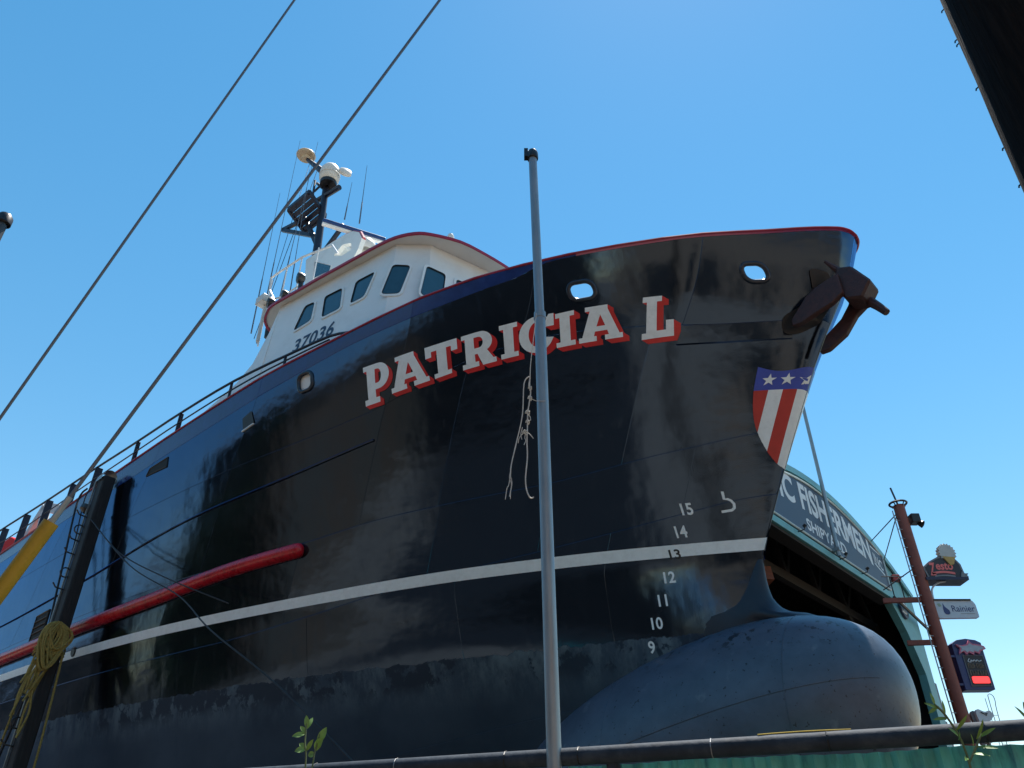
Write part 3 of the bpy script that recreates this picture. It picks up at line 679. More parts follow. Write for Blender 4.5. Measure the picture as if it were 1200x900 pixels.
# registration number on the side
fc = facet(0); vv, ff, asp = text2d('37036', .022, .3, 1.05)
cs = [Vector(SL(7.55, 3.66, 9.06)), Vector(SL(6.34, 3.52, 9.02)), Vector(SL(7.62, 3.63, 9.40)), Vector(SL(6.42, 3.5, 9.41))]
MB().add([drop(cs[0].lerp(cs[1], u).lerp(cs[2].lerp(cs[3], u), v), fc)+fc[1]*.006 for u, v in vv], ff).build('registration_number', mat('number_navy', (.015, .03, .07), .4), house)
# roof with wide brow, red edge
ROOF = [tuple(p[:2]) for p in catmull([(9.50, 2.95, 0), (9.42, 3.30, 0), (9.2, 3.56, 0), (8.92, 3.70, 0), (8.6, 3.77, 0), (7.86, 3.70, 0), (7.12, 3.63, 0), (6.43, 3.55, 0), (5.91, 3.49, 0), (5.45, 3.44, 0), (4.98, 3.35, 0), (4.6, 3.17, 0), (4.37, 2.93, 0), (4.08, 2.38, 0), (3.96, 1.77, 0), (3.9, 1.2, 0), (3.88, .6, 0)], 3)]
def roofring(z, k=1.0): return [SL(5.9+(s-5.9)*k, b*k, z) for s, b in ROOF]+[SL(5.9+(s-5.9)*k, -b*k, z) for s, b in reversed(ROOF)]
n = 2*len(ROOF)
mb = MB(); R1 = roofring(10.806, .985); R2 = roofring(10.835); R3 = roofring(10.92, .9); R0 = ringpts(TOPR, 10.79)
mb.add(R1+R2, [tuple(range(n))]+[(i, (i+1) % n, n+(i+1) % n, n+i) for i in range(n)]); mb.add(R2+R3, [(i, (i+1) % n, n+(i+1) % n, n+i) for i in range(n)]+[tuple(range(n, 2*n))])
roof = mb.build('roof', mat('brow_paint', (.60, .60, .57), .45, var=.05, dirt=(.42, .40, .36), damt=.3), house)
rp_ = roofring(10.90, 1.004); V_ = []
for dz, k in ((-.02, 1.003), (.04, 1.003), (.04, .992), (-.02, .992)): V_ += roofring(10.81+dz, k)
MB().add(V_, [(r*n+j, r*n+(j+1) % n, ((r+1) % 4)*n+(j+1) % n, ((r+1) % 4)*n+j) for r in range(4) for j in range(n)]).build('roof_trim', CRIMSON, roof)

# upper helm: swept wings with an opening, window and red edge
up_o = [(10.21, 13.42), (10.36, 14.30), (9.7, 14.25), (9.2, 14.21), (8.66, 14.13), (8.30, 14.02), (8.02, 13.80), (7.86, 13.50), (7.95, 13.20), (8.20, 12.85), (8.5, 12.4), (8.6, 11.0), (10.15, 11.0)]
open_ = round_poly([(9.02, 13.62), (8.69, 13.80), (8.30, 13.62), (8.24, 13.36), (8.62, 13.38)], .06)
vv, ff = fill2d([up_o, open_])
helm = None
mb = MB()
for sg in (1, -1):
    for b_ in (2.2, 2.08): mb.add([SL(x, sg*b_, y) for x, y in vv], ff)
    for lp in (up_o, open_):
        k = len(lp); mb.add([SL(x, sg*2.2, y) for x, y in lp]+[SL(x, sg*2.08, y) for x, y in lp], [(i, (i+1) % k, k+(i+1) % k, k+i) for i in range(k)])
mb.box(SL(10.0, 2.08, 11.0), SL(8.9, -2.08, 13.1)); mb.box(SL(10.2, 2.08, 14.1), SL(9.0, -2.08, 14.2))
helm = mb.build('upper_helm', CREAM, boat)
MB().tube([SL(x, 2.14, y) for x, y in up_o[1:8]], .055, 8).build('helm_trim', CRIMSON, helm, smooth=True)
wp = round_poly([(9.89, 13.97), (9.02, 13.30), (9.06, 13.12), (9.83, 13.30)], .05)
wvv, wff = fill2d([wp]); w_ = MB().add([SL(x, 2.203, y) for x, y in wvv], wff).build('window', GLASS, helm)
pth = [SL(x, 2.206, y) for x, y in wp]; MB().tube(pth+pth[:2], .018, 6, caps=False).build('frame', WHITE, w_)

# radar, mast and aerials: parts of the boat
mast = MB().tube([SL(11.65, 1.2, 10.9), SL(11.65, 1.2, 16.2), SL(11.8, 1.2, 18.8), SL(11.78, 1.2, 19.1)], [.13, .12, .10, .09], 12).build('mast', MASTN, boat, smooth=True)
mb = MB()
for p, q in (((14.1, 18.6), (12.7, 18.2)), ((14.1, 18.6), (11.9, 16.9)), ((12.75, 18.25), (11.7, 16.4)), ((11.6, 15.6), (10.4, 16.4)), ((11.6, 16.1), (10.6, 15.2))):
    mb.beam(SL(p[0], 1.2, p[1]), SL(q[0], 1.2, q[1]), .11, .13)
mb.build('mast_bracket', MASTN, mast, bevel=.01)
pl = MB()
c0, c1, c2 = Vector(SL(12.60, 1.9, 18.0)), Vector(SL(11.50, 1.9, 18.0)), Vector(SL(11.95, .95, 18.0)); c3 = c0+(c2-c1)
for a_, b_ in ((c0, c1), (c1, c2), (c2, c3), (c3, c0)): pl.beam(a_, b_, .08, .14)
platform = pl.build('mast_platform', MASTN, mast)
for k in range(5):
    t = (k+.5)/5; MB().beam(c0.lerp(c3, t), c1.lerp(c2, t), .155, .05).build('plank', MASTN, platform)
MB().tube([SL(12.2, 1.2, 18.65), SL(11.0, 1.2, 18.4)], .09, 8).tube([SL(12.4, 1.2, 19.6), SL(11.7, 1.2, 18.7)], .05, 8).tube([SL(12.25, 1.35, 18.6), SL(12.4, 1.3, 19.65)], .04, 6).tube([SL(12.5, 1.2, 19.3), SL(11.5, 1.2, 19.4)], .04, 6).tube([SL(12.26, 1.2, 20.1), SL(13.2, 1.3, 21.3)], [.12, .07], 8).build('cross_arm', MASTN, mast, smooth=True)
MB().lathe([(.02, -.16), (.26, -.14), (.27, -.02), (.24, .0)], SL(11.62, 1.25, 19.05), 20).build('dome_seat', BLACK, mast, smooth=True)
MB().lathe([(.25, 0), (.315, .10), (.325, .40), (.30, .55), (.22, .68), (.11, .75), (.001, .77)], SL(11.62, 1.25, 19.05), 24).lathe([(.33, .24), (.336, .25), (.336, .28), (.33, .29)], SL(11.62, 1.25, 19.05), 24).build('satellite_dome', DOMEW, mast, smooth=True)
MB().lathe([(.001, .1), (.12, .1), (.2, .06), (.22, -.02), (.001, -.02)], SL(11.15, 1.0, 19.35), 16, (1, -.4, .3)).build('search_light', DOMEW, mast, smooth=True)
MB().lathe([(.001, -.18), (.12, -.17), (.15, -.06), (.30, -.03), (.335, .02), (.30, .08), (.18, .12), (.001, .13)], SL(13.28, 1.35, 21.5), 22).build('navigation_dome', mat('dome_cream', (.50, .42, .30), .45, var=.1), mast, smooth=True)
ra, rb = Vector(SL(10.39, 1.91, 16.0)), Vector(SL(9.68, .2, 16.0))
rd = MB().beam(ra, rb, .16, .13).build('radar_scanner', mat('radar_navy', (.02, .05, .17), .35), mast, bevel=.02)
dn = (rb-ra).normalized(); sd_ = dn.cross(Vector((0, 0, 1)))
MB().beam(ra+Vector((0, 0, -.105)), rb+Vector((0, 0, -.105)), .12, .075).build('radar_window', WHITE, rd, bevel=.02)
MB().tube([SL(10.05, 1.05, 14.9), SL(10.05, 1.05, 15.86)], .14, 12).build('radar_pedestal', DOMEW, rd, smooth=True)
MB().box(SL(10.6, 1.3, 14.75), SL(9.6, .7, 14.9)).beam(SL(11.6, 1.2, 15.2), SL(10.0, 1.1, 14.8), .12, .14).build('radar_shelf', MASTN, rd)
for (s0, z0, s1, z1, b_) in ((11.5, 11.9, 11.6, 19.9, 2.5), (10.85, 12.0, 10.45, 18.9, 2.5), (10.25, 12.0, 10.6, 17.8, 2.5), (7.6, 13.6, 7.64, 15.7, 2.5), (8.29, 14.2, 8.22, 15.5, 2.5), (11.1, 11.8, 11.3, 17.0, 2.9)):
    dz = z1-z0; MB().tube([SL(s0, b_, z0), SL(lerp(s0, s1, .35), b_, z0+dz*.35), SL(lerp(s0, s1, .36), b_, z0+dz*.36), SL(s1, b_, z1)], [.020, .017, .011, .005], 6).build('whip_aerial', mat('aerial_grey', (.10, .12, .15), .4), boat, smooth=True)
MB().tube([SL(13.2, 1.2, 21.2), SL(10.7, 2.9, 12.1)], .008, 5).tube([SL(12.9, 1.0, 21.0), SL(11.5, 2.6, 12.0)], .010, 5).build('mast_stay', BLACK, mast)
MB().lathe([(.26, 0), (.3, .15), (.27, .32), (.15, .43), (.001, .46)], SL(8.72, 1.5, 14.02), 20).lathe([(.12, -2.9), (.12, 0)], SL(8.72, 1.5, 14.02), 10).build('small_dome', DOMEW, boat, smooth=True)
MB().lathe([(.05, -1.5), (.05, 0), (.075, .02), (.085, .16), (.06, .24), (.001, .26)], SL(5.38, 1.5, 12.25), 14).build('horn', DOMEW, boat, smooth=True)
# roof rails and clutter at the aft corner of the roof
hr = [SL(10.4, 3.0, 12.75), SL(10.48, 3.0, 13.2), SL(10.25, 3.0, 13.2), SL(9.1, 3.0, 13.08), SL(7.9, 2.95, 12.75), SL(7.6, 2.95, 12.3)]
rl = MB().tube(hr, .028, 8).build('roof_rail', WHITE, roof, smooth=True)
for s in (10.4, 9.75, 9.1, 8.4): MB().tube([SL(s, 3.0, 11.0), SL(s, 3.0, 13.1 if s > 9 else 12.95)], .02, 6).build('rail_post', WHITE, rl)
MB().tube([SL(10.4, 3.0, 12.75), SL(10.1, 3.0, 12.3), SL(9.7, 3.0, 12.15), SL(9.0, 3.0, 12.1)], .024, 6).build('rail_bar', WHITE, rl)
for (s, b_, z, r) in ((9.95, 3.15, 12.0, .30), (9.25, 3.2, 11.85, .24), (8.75, 3.15, 12.1, .30)):
    r *= .48; mb = MB().lathe([(.02, -r*.9), (r*.75, -r*.7), (r, -r*.1), (r*.95, r*.35), (r*.7, r*.5), (.02, r*.45)], SL(s, b_, z), 14, (-.4, -1, -.1)); mb.tube([SL(s, b_-.1, 11.0), SL(s, b_-.05, z)], .06, 8); mb.build('flood_light', BLACK, roof, smooth=True)
MB().box(SL(10.42, 3.3, 12.1), SL(10.08, 3.0, 12.32)).tube([SL(10.25, 3.1, 11.0), SL(10.25, 3.1, 12.15)], .05, 8).build('junction_box', DOMEW, roof, bevel=.02)
# dark boat-deck block aft that carries mast and rails
MB().box(SL(14.5, 1.8, 7.0), SL(9.2, -1.8, 10.2)).build('deck_house', CREAM, boat)
# deck gear far aft
DRED = mat('gear_red', (.55, .004, .004), .7, var=.1, spec=.15)
MB().prism([SL(28, 3.2, 7.0), SL(22.6, 3.2, 7.0), SL(22.9, 3.2, 9.35), SL(24.2, 3.2, 9.9), SL(28, 3.2, 9.9)], (0, 1.6, 0)).build('deck_winch', DRED, boat, bevel=.06)
mb = MB()
for p, q in (((28.5, 8.5), (25.2, 11.6)), ((25.2, 11.6), (23.6, 11.0)), ((23.6, 11.0), (23.4, 8.0)), ((25.2, 11.6), (24.0, 8.5)), ((26.5, 10.2), (24.3, 9.5))): mb.beam(SL(p[0], 2.2, p[1]), SL(q[0], 2.2, q[1]), .22, .34)
mb.build('deck_crane', mat('crane_grey', (.42, .44, .44), .5, var=.12, dirt=(.2, .16, .12), damt=.6), boat, bevel=.02)

# ------------------------------------------------------------------ anchor in its hawse
anch = thing('anchor', 'rusty dark red stockless anchor hanging at the bow tip', 'anchor', W(-1.6, .55, 7.3))
RL = anch.location
def plate_of(pts, b0, th, name, m=RUSTP, bevel=.014):
    return MB().prism([W(s, b0, z) for s, z in pts], OUT*th).build(name, m, anch, bevel=bevel, rel=RL, seg=1)
plate_of([(-1.33, 6.87), (-1.33, 6.98), (-1.60, 7.26), (-1.83, 7.37), (-2.13, 7.43), (-2.13, 7.07), (-1.95, 6.97), (-1.74, 6.93), (-1.46, 6.86)], .60, .10, 'fluke')
plate_of([(-1.48, 6.54), (-1.63, 6.78), (-1.90, 6.95), (-2.05, 7.13), (-2.15, 7.34), (-2.34, 7.10), (-2.29, 7.00), (-2.12, 6.90), (-1.91, 6.67), (-1.62, 6.53)], .18, .10, 'fluke')
plate_of([(-2.11, 7.60), (-2.32, 7.51), (-2.52, 7.13), (-2.34, 6.90), (-2.12, 6.99), (-2.03, 7.29)], .27, .36, 'crown', bevel=.03)
MB().tube([W(-1.99, .6, 7.80), W(-2.14, .5, 7.56)], [.02, .06], 8).build('stock_pin', RUSTP, anch, smooth=True, rel=RL)
MB().tube([W(-2.34, .38, 7.0), W(-2.46, .4, 6.80), W(-2.54, .4, 6.65)], [.075, .06, .05], 8).build('stock_pin', RUSTP, anch, smooth=True, rel=RL)
MB().beam(W(-2.15, .45, 7.25), W(-1.6, .35, 7.55), .14, .16).build('shank', RUSTP, anch, bevel=.02, rel=RL)
# hawse bolster on the hull under the anchor
mb = MB(); hp = [(-1.95, 7.78), (-1.74, 7.86), (-1.66, 7.48), (-1.44, 7.30), (-1.20, 7.18), (-1.12, 7.02), (-1.14, 6.92), (-1.30, 6.93), (-1.55, 7.05), (-1.80, 7.35)]
vv, ff = fill2d([round_poly(hp, .08)]); k = len(vv)
mb.add([HP(max(s, STEM(z)+.02), z, .035) for s, z in vv], ff); MB.build(mb, 'hawse_plate', BLACK, hull)

# ------------------------------------------------------------------ dry dock the boat stands on
def rel_thing(name, label, cat, loc, group=None):
    t = thing(name, label, cat, loc, 0, group); return t, Vector(loc)
mb = MB(); P4 = [W(-7, 6.4, 0), W(36, 6.4, 0), W(36, -8.5, 0), W(-7, -8.5, 0)]
mb.prism([(p.x, p.y, 0) for p in P4], (0, 0, .55)); tag(mb.build('dock_deck', mat('dock_planks', (.022, .020, .018), .85, var=.2, vscale=1, bump=.2)), kind='structure')
KB = mat('block_timber', (.16, .11, .07), .85, var=.4, vscale=5, stretch=(1, 6, 6))
kb0 = None
for k in range(9):
    s = 2.5+3.6*k; p = W(s, 0, 0); p.z = .55
    if kb0 is None:
        mb = MB().box((-.25, -.6, 0), (.25, .6, .62)).box((-.6, -.25, .62), (.6, .25, ZK-.56)); kb0 = mb.build('keel_block', KB, bevel=.02); o = kb0
    else: o = kb0.copy(); C.objects.link(o)
    o.location = p; o.rotation_euler = (0, 0, TH); tag(o, ('first', 'second', 'third', 'fourth', 'fifth', 'sixth', 'seventh', 'eighth', 'ninth')[k]+' timber keel block from the bow under the hull', 'block', 'keel blocks under the boat')

# ------------------------------------------------------------------ shipyard shed behind the bow
SF = 5.17
shed, RL = rel_thing('shipyard_shed', 'pale teal arched shipyard shed with long navy sign board behind the bow', 'shed', tuple(Vector((W(SF, -17.5, 0).x, W(SF, -17.5, 0).y, 0))))
LZ = -ZK
def zarch(b): return 13.0-2.2*((b+17.4)/8.6)**2
def SP(b, z, ds=0.0): return W(SF+ds, b, z)
bs = [-26.0+17.2*k/28 for k in range(29)]
ztop = lambda b: zarch(b) if b < -8.9 else zarch(-8.9)
mb = MB(); V_ = []
for b_ in bs: V_ += [SP(b_, 10.0 if -24.6 < b_ < -10.2 else 10.0, 0), SP(b_, zarch(b_)-.02, 0)]
# fascia wall above the opening
mb.add(V_, [(2*i, 2*i+1, 2*i+3, 2*i+2) for i in range(28)])
mb.prism([SP(-26.0, 10.0), SP(-23.1, 10.0), SP(-24.2, 8.98), SP(-25.15, 7.49), SP(-25.5, LZ), SP(-25.9, LZ)], AV*.3)
mb.prism([SP(-8.8, 10.0), SP(-11.7, 10.0), SP(-10.6, 8.98), SP(-9.65, 7.49), SP(-9.3, LZ), SP(-8.9, LZ)], AV*.3)
mb.build('front_wall', TEAL, shed, rel=RL)
# board-by-board cladding battens on the side legs, arch fascia, lower beam
mb = MB(); V_ = []
for b_ in bs:
    z = zarch(b_); V_ += [SP(b_, z-.16, -.05), SP(b_, z-.16, -.12), SP(b_, z+.10, -.12), SP(b_, z+.10, .35)]
mb.add(V_, [(4*i+j, 4*i+j+1, 4*i+4+j+1, 4*i+4+j) for i in range(28) for j in range(3)]); mb.build('arch_fascia', mat('fascia_teal', (.17, .42, .43), .5, var=.12), shed, rel=RL)
MB().beam(SP(-23.3, 10.13, -.08), SP(-11.5, 10.13, -.08), .14, .26).build('lintel', TEAL, shed, rel=RL, bevel=.01)
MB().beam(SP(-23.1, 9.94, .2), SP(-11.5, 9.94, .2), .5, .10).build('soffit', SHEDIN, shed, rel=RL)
# roof and sides
mb = MB(); V_ = []; DEEP = 26
for b_ in bs: V_ += [SP(b_, zarch(b_)+.10, .3), SP(b_, zarch(b_)+.10, DEEP)]
mb.add(V_, [(2*i, 2*i+1, 2*i+3, 2*i+2) for i in range(28)]); 
for b_ in (-26.0, -8.8): mb.add([SP(b_, LZ, .3), SP(b_, LZ, DEEP), SP(b_, zarch(b_)+.10, DEEP), SP(b_, zarch(b_)+.10, .3)], [(0, 1, 2, 3)])
mb.add([SP(-26, LZ, DEEP), SP(-8.8, LZ, DEEP), SP(-8.8, 13, DEEP), SP(-26, 13, DEEP)], [(0, 1, 2, 3)])
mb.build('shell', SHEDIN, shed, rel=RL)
for k in range(5):
    dsx = 1.6+4.6*k; mb = MB(); mb.beam(SP(-25.6, 9.7, dsx), SP(-9.2, 9.7, dsx), .25, .35)
    for j in range(6):
        b0 = -25.2+2.7*j; mb.beam(SP(b0, 9.8, dsx), SP(b0+1.35, zarch(b0+1.35)-.1, dsx), .16, .18); mb.beam(SP(b0+2.7, 9.8, dsx), SP(b0+1.35, zarch(b0+1.35)-.1, dsx), .16, .18)
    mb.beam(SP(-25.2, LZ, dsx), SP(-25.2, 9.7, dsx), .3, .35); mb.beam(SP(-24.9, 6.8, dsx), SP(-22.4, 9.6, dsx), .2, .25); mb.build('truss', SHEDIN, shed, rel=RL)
MB().beam(SP(-14.6, 9.15, 1.2), SP(-16.2, 8.55, 3.6), .35, .5).build('hoist_beam', SHEDRUST, shed, rel=RL)
MB().box((-.5, -.3, -.22), (.5, .3, .22)).lathe([(.18, -.2), (.2, 0), (.1, .25)], (.2, .1, .2), 10).build('hoist_motor', mat('hoist_red', (.45, .05, .03), .5), shed, bevel=.04).location = SP(-19.2, 6.3, 2.5)-RL
MB().beam(SP(-21.2, 6.9, 2), SP(-22.6, 5.2, 2), .3, .35).build('brace', SHEDRUST, shed, rel=RL)
# roof side edge posts further back seen right of the opening
for k in range(6):
    z0 = 7.3-1.45*k; MB().beam(SP(-26.08, z0-1.38, .25), SP(-26.08, z0, .25), .22, .5, up=tuple(AV)).build('side_board', mat('side_navy', (.02, .03, .075), .5, var=.3), shed, rel=RL)
# sign board
bz = lambda b: min(12.62, zarch(b)-.36)
bb = [-22.95+13.0*k/24 for k in range(25)]; board = MB(); V_ = []
for b_ in bb: V_ += [SP(b_, 10.34, -.15), SP(b_, bz(b_), -.15)]
for b_ in bb: V_ += [SP(b_, 10.34, -.02), SP(b_, bz(b_), -.02)]
board.add(V_, [(2*i, 2*i+1, 2*i+3, 2*i+2) for i in range(24)]+[(50+2*i, 50+2*i+1, 50+2*i+3, 50+2*i+2) for i in range(24)]+[(2*i+1, 2*i+3, 50+2*i+3, 50+2*i+1) for i in range(24)]+[(2*i, 2*i+2, 50+2*i+2, 50+2*i) for i in range(24)]+[(0, 1, 51, 50), (48, 49, 99, 98)])
bo = board.build('sign_board', NAVYB, shed, rel=RL)
ed = [SP(b_, 10.34, -.16) for b_ in bb]+[SP(b_, bz(b_), -.16) for b_ in reversed(bb)]; ed += ed[:2]
MB().tube(ed, .045, 6, caps=False).build('board_edge', mat('edge_pale', (.50, .60, .60), .5), bo, rel=RL)
def board_text(body, b0, b1, base, h, bold, curve=True, name='lettering'):
    vv, ff, asp = text2d(body, bold)
    if b1 is None: b1 = b0-asp*h*.62
    vv, ff = split_long([(u*abs(b1-b0), v) for u, v in vv], ff, .35)
    out_ = []
    for x, v in vv:
        b_ = b0-x; sag = .014*(b_+16.5)**2 if curve else 0; out_.append(SP(b_, base-sag+v*h, -.156))
    return MB().add(out_, ff).build(name, SIGNW, bo, rel=RL)
board_text('PACIFIC', -10.3, -14.85, 11.34, 1.08, .032); board_text('FISHERMEN', -15.35, -21.6, 11.34, 1.08, .032); board_text('SHIPYARD', -15.45, -18.85, 10.58, .46, .025, False)
vv, ff, asp = text2d('INC', .02); MB().add([SP(-21.85-.85*u, 11.22-.18*u+(v)*.42, -.156) for u, v in vv], ff).build('lettering', SIGNW, bo, rel=RL)
MB().add([SP(-21.8, 11.12, -.156), SP(-22.75, 10.85, -.156), SP(-22.75, 10.93, -.156), SP(-21.8, 11.2, -.156)], [(0, 1, 2, 3)]).add([SP(-21.75, 11.82, -.156), SP(-22.7, 11.72, -.156), SP(-22.7, 11.78, -.156), SP(-21.75, 11.89, -.156)], [(0, 1, 2, 3)]).build('lettering_rule', SIGNW, bo, rel=RL)
for b_ in (-14.5, -17.9, -19.9, -12.2):
    MB().tube([SP(b_, 10.2, -.15), SP(b_, 10.22, -.38), SP(b_-.05, 10.40, -.45)], .018, 6).lathe([(.02, 0), (.055, .01), (.065, .11), (.045, .13)], SP(b_-.05, 10.40, -.45), 10, (SP(0, 0, .6)-SP(0, .4, 0))).build('sign_lamp', BLACK, shed, rel=RL, smooth=True)
MB().lathe([(.02, .08), (.42, .08), (.45, .02), (.45, 0)], SP(-24.3, 9.95, -.02), 20, -AV).build('emblem', NAVYB, shed, rel=RL)
fish = [(-.3, 0), (-.12, .14), (.14, .12), (.34, -.02), (.42, .14), (.46, -.12), (.30, -.10), (.1, -.14), (-.15, -.12)]
for dz_, flip in ((.16, 1), (-.16, -1)):
    MB().add([SP(-24.3-x*flip*.8, 9.95+dz_+z*.8, -.108) for x, z in fish], [tuple(range(len(fish)))]).build('emblem_fish', SIGNW, shed, rel=RL)
MB().box((-.16, -.12, -.14), (.16, .12, .14)).build('wall_lamp', mat('lamp_red', (.35, .04, .03), .5), shed, bevel=.03).location = SP(-23.85, 11.06, -.2)-RL
MB().tube([SP(-23.0, 10.05, -.2), SP(-26.5, 9.55, -.2), SP(-26.9, 9.2, -.2)], .07, 6).build('gutter_pipe', BLACK, shed, rel=RL)
fp, RL = rel_thing('flag_pole', 'thin grey pole rising in front of the navy sign board', 'pole', tuple(SP(-17.3, 10.3, -.35)))
MB().tube([SP(-17.3, 10.1, -.35), SP(-17.26, 18.5, -.35)], [.075, .06], 10).build('shaft', GALV, fp, smooth=True, rel=RL)
MB().beam(SP(-17.3, 10.35, -.45), SP(-17.3, 10.35, -.1), .2, .12).build('bracket', GALV, fp, rel=RL)

# ------------------------------------------------------------------ red steel column with its signs
YS = 24.0
colm, RL = rel_thing('sign_column', 'tall rust red steel column with ladder on its left carrying shop signs', 'column', (12.83, YS, 0))
MB().tube([(12.88, YS, 0), (12.85, YS, 6), (12.80, YS, 12.65)], [.19, .185, .172], 18).build('shaft', COLRED, colm, smooth=True, rel=RL)
a_ = [(12.80+.27*cos(t), YS+.27*sin(t), 12.72) for t in [2*pi*k/18 for k in range(20)]]
MB().tube(a_, .035, 6, caps=False).build('crown_ring', BLACK, colm, rel=RL); MB().tube([(12.80, YS, 12.6), (12.70, YS, 13.3)], .03, 6).build('lightning_rod', BLACK, colm, rel=RL)
for k in range(5):
    t = 2*pi*k/5; MB().tube([(12.8+.18*cos(t), YS+.18*sin(t), 12.6), (12.8+.27*cos(t), YS+.27*sin(t), 12.72)], .02, 5).build('ring_strut', BLACK, colm, rel=RL)
MB().box((13.02, YS-.2, 12.0), (13.3, YS+.15, 12.3)).lathe([(.08, 0), (.13, .15)], (13.28, YS, 12.05), 10, (.6, -.5, -.6)).build('flood_light', BLACK, colm, rel=RL, bevel=.02)
lad = MB().tube([(12.52, YS-.15, .3), (12.47, YS-.15, 12.4)], .018, 6).build('ladder_rail', mat('ladder_grey', (.35, .36, .37), .5, metal=.3), colm, rel=RL)
for k in range(38): MB().tube([(12.50, YS-.15, .6+.31*k), (12.64, YS-.12, .6+.31*k)], .014, 5).build('rung', MATS['ladder_grey'], lad, rel=RL)
MB().beam((11.6, YS+.3, 9.55), (12.9, YS, 9.5), .12, .14).beam((12.0, YS+.3, 8.25), (12.9, YS, 8.2), .12, .14).build('stay_arm', COLRED, colm, rel=RL)
MB().tube([(12.7, YS, 12.4), SP(-22.5, 12.3)], .02, 5).tube([(12.7, YS, 12.4), SP(-23.5, 11.7)], .02, 5).tube([(12.62, YS, 10.45), (11.7, YS+.3, 9.9)], .02, 5).build('guy_wire', BLACK, colm, rel=RL)
mb = MB()
for x in (11.95, 12.25): mb.tube([(x, YS+.2, 9.5), (x, YS+.2, 10.3)], .018, 5)
mb.tube([(11.7, YS+.2, 10.3), (12.4, YS+.2, 10.3)], .018, 5); mb.build('platform_rail', BLACK, colm, rel=RL)

def flat(pts, y0, th, name, m, parent, rel, bevel=0):
    vv, ff = fill2d([pts]); k = len(pts); mb = MB()
    mb.add([(x, y0, z) for x, z in vv], ff); mb.add([(x, y0+th, z) for x, z in vv], ff)
    mb.add([(x, y0, z) for x, z in pts]+[(x, y0+th, z) for x, z in pts], [(i, (i+1) % k, k+(i+1) % k, k+i) for i in range(k)])
    return mb.build(name, m, parent, rel=rel, bevel=bevel)
def sign_text(body, x0, z0, w, h, y, m, parent, rel, bold=.01, shear=0.0, name='lettering', rise=0.0):
    vv, ff, a = text2d(body, bold, shear); return MB().add([(x0+w*u, y, z0+h*v+rise*u) for u, v in vv], ff).build(name, m, parent, rel=rel)
# ice cream stand sign
z1, RL = rel_thing('ice_cream_sign', 'dark rounded neon sign with red lettering and ice cream cone on the red column', 'sign', (13.55, YS, 10.15))
DARK = mat('sign_dark', (.030, .030, .036), .5, var=.3); NEON = mat('neon_salmon', (.80, .16, .14), .4, var=.08); GREYE = mat('sign_grey', (.20, .21, .22), .5, var=.2)
rim = [(13.05, 10.17), (12.97, 10.52), (13.2, 10.70), (13.5, 10.85), (13.8, 10.9), (14.05, 10.82), (14.19, 10.62), (14.22, 10.35), (14.18, 10.17)]
flat(rim, YS-.05, .35, 'cabinet', GREYE, z1, RL); flat([(13.6+(x-13.6)*.9, 10.17+(z-10.17)*.90+.02) for x, z in rim], YS-.065, .01, 'face', DARK, z1, RL)
MB().box((12.9, YS-.2, 10.06), (14.22, YS+.4, 10.15)).build('shelf', mat('shelf_navy', (.02, .025, .06), .5), z1, rel=RL)
flat([(14.05, 10.16), (14.3, 10.18), (14.26, 10.24), (14.32, 10.3), (14.2, 10.3), (14.16, 10.42), (14.1, 10.3)], YS-.1, .3, 'scroll', GREYE, z1, RL)
sign_text('Z', 13.14, 10.24, .21, .42, YS-.075, NEON, z1, RL, .03, .15); sign_text('esto', 13.37, 10.42, .54, .24, YS-.075, NEON, z1, RL, .03, .1)
V_ = []
for k in range(9): x = 13.2+.72*k/8; z = 10.27+.05*sin(pi*k/8); V_ += [(x, YS-.075, z), (x, YS-.075, z+.07)]
MB().add(V_, [(2*k, 2*k+2, 2*k+3, 2*k+1) for k in range(8)]).build('underline', NEON, z1, rel=RL)
V_ = []
for k in range(9): x = 13.26+.64*k/8; z = 10.19+.03*sin(pi*k/8); V_ += [(x, YS-.075, z), (x, YS-.075, z+.045)]
MB().add(V_, [(2*k, 2*k+2, 2*k+3, 2*k+1) for k in range(8)]).build('banner', GREYE, z1, rel=RL)
sc = []
for k in range(26):
    t = radians(-35+250*k/25); r = .25+(.035 if k % 2 else -.01); sc.append((13.86+r*cos(t)*1.0, 10.98+r*sin(t)*1.12))
flat(sc, YS-.1, .2, 'ice_cream', mat('ice_cream_grey', (.50, .50, .47), .6, var=.1), z1, RL); flat([(13.66, 10.86), (14.06, 10.83), (13.96, 10.60), (13.84, 10.56)], YS-.11, .12, 'cone', mat('cone_tan', (.52, .33, .10), .6), z1, RL)
MB().tube(catmull([(13.0, YS-.05, 9.45), (13.05, YS-.05, 9.8), (13.28, YS-.05, 10.0), (13.55, YS-.05, 10.06)], 5), .03, 6).build('bracket', mat('bracket_grey', (.5, .52, .53), .4, metal=.4), z1, rel=RL, smooth=True)
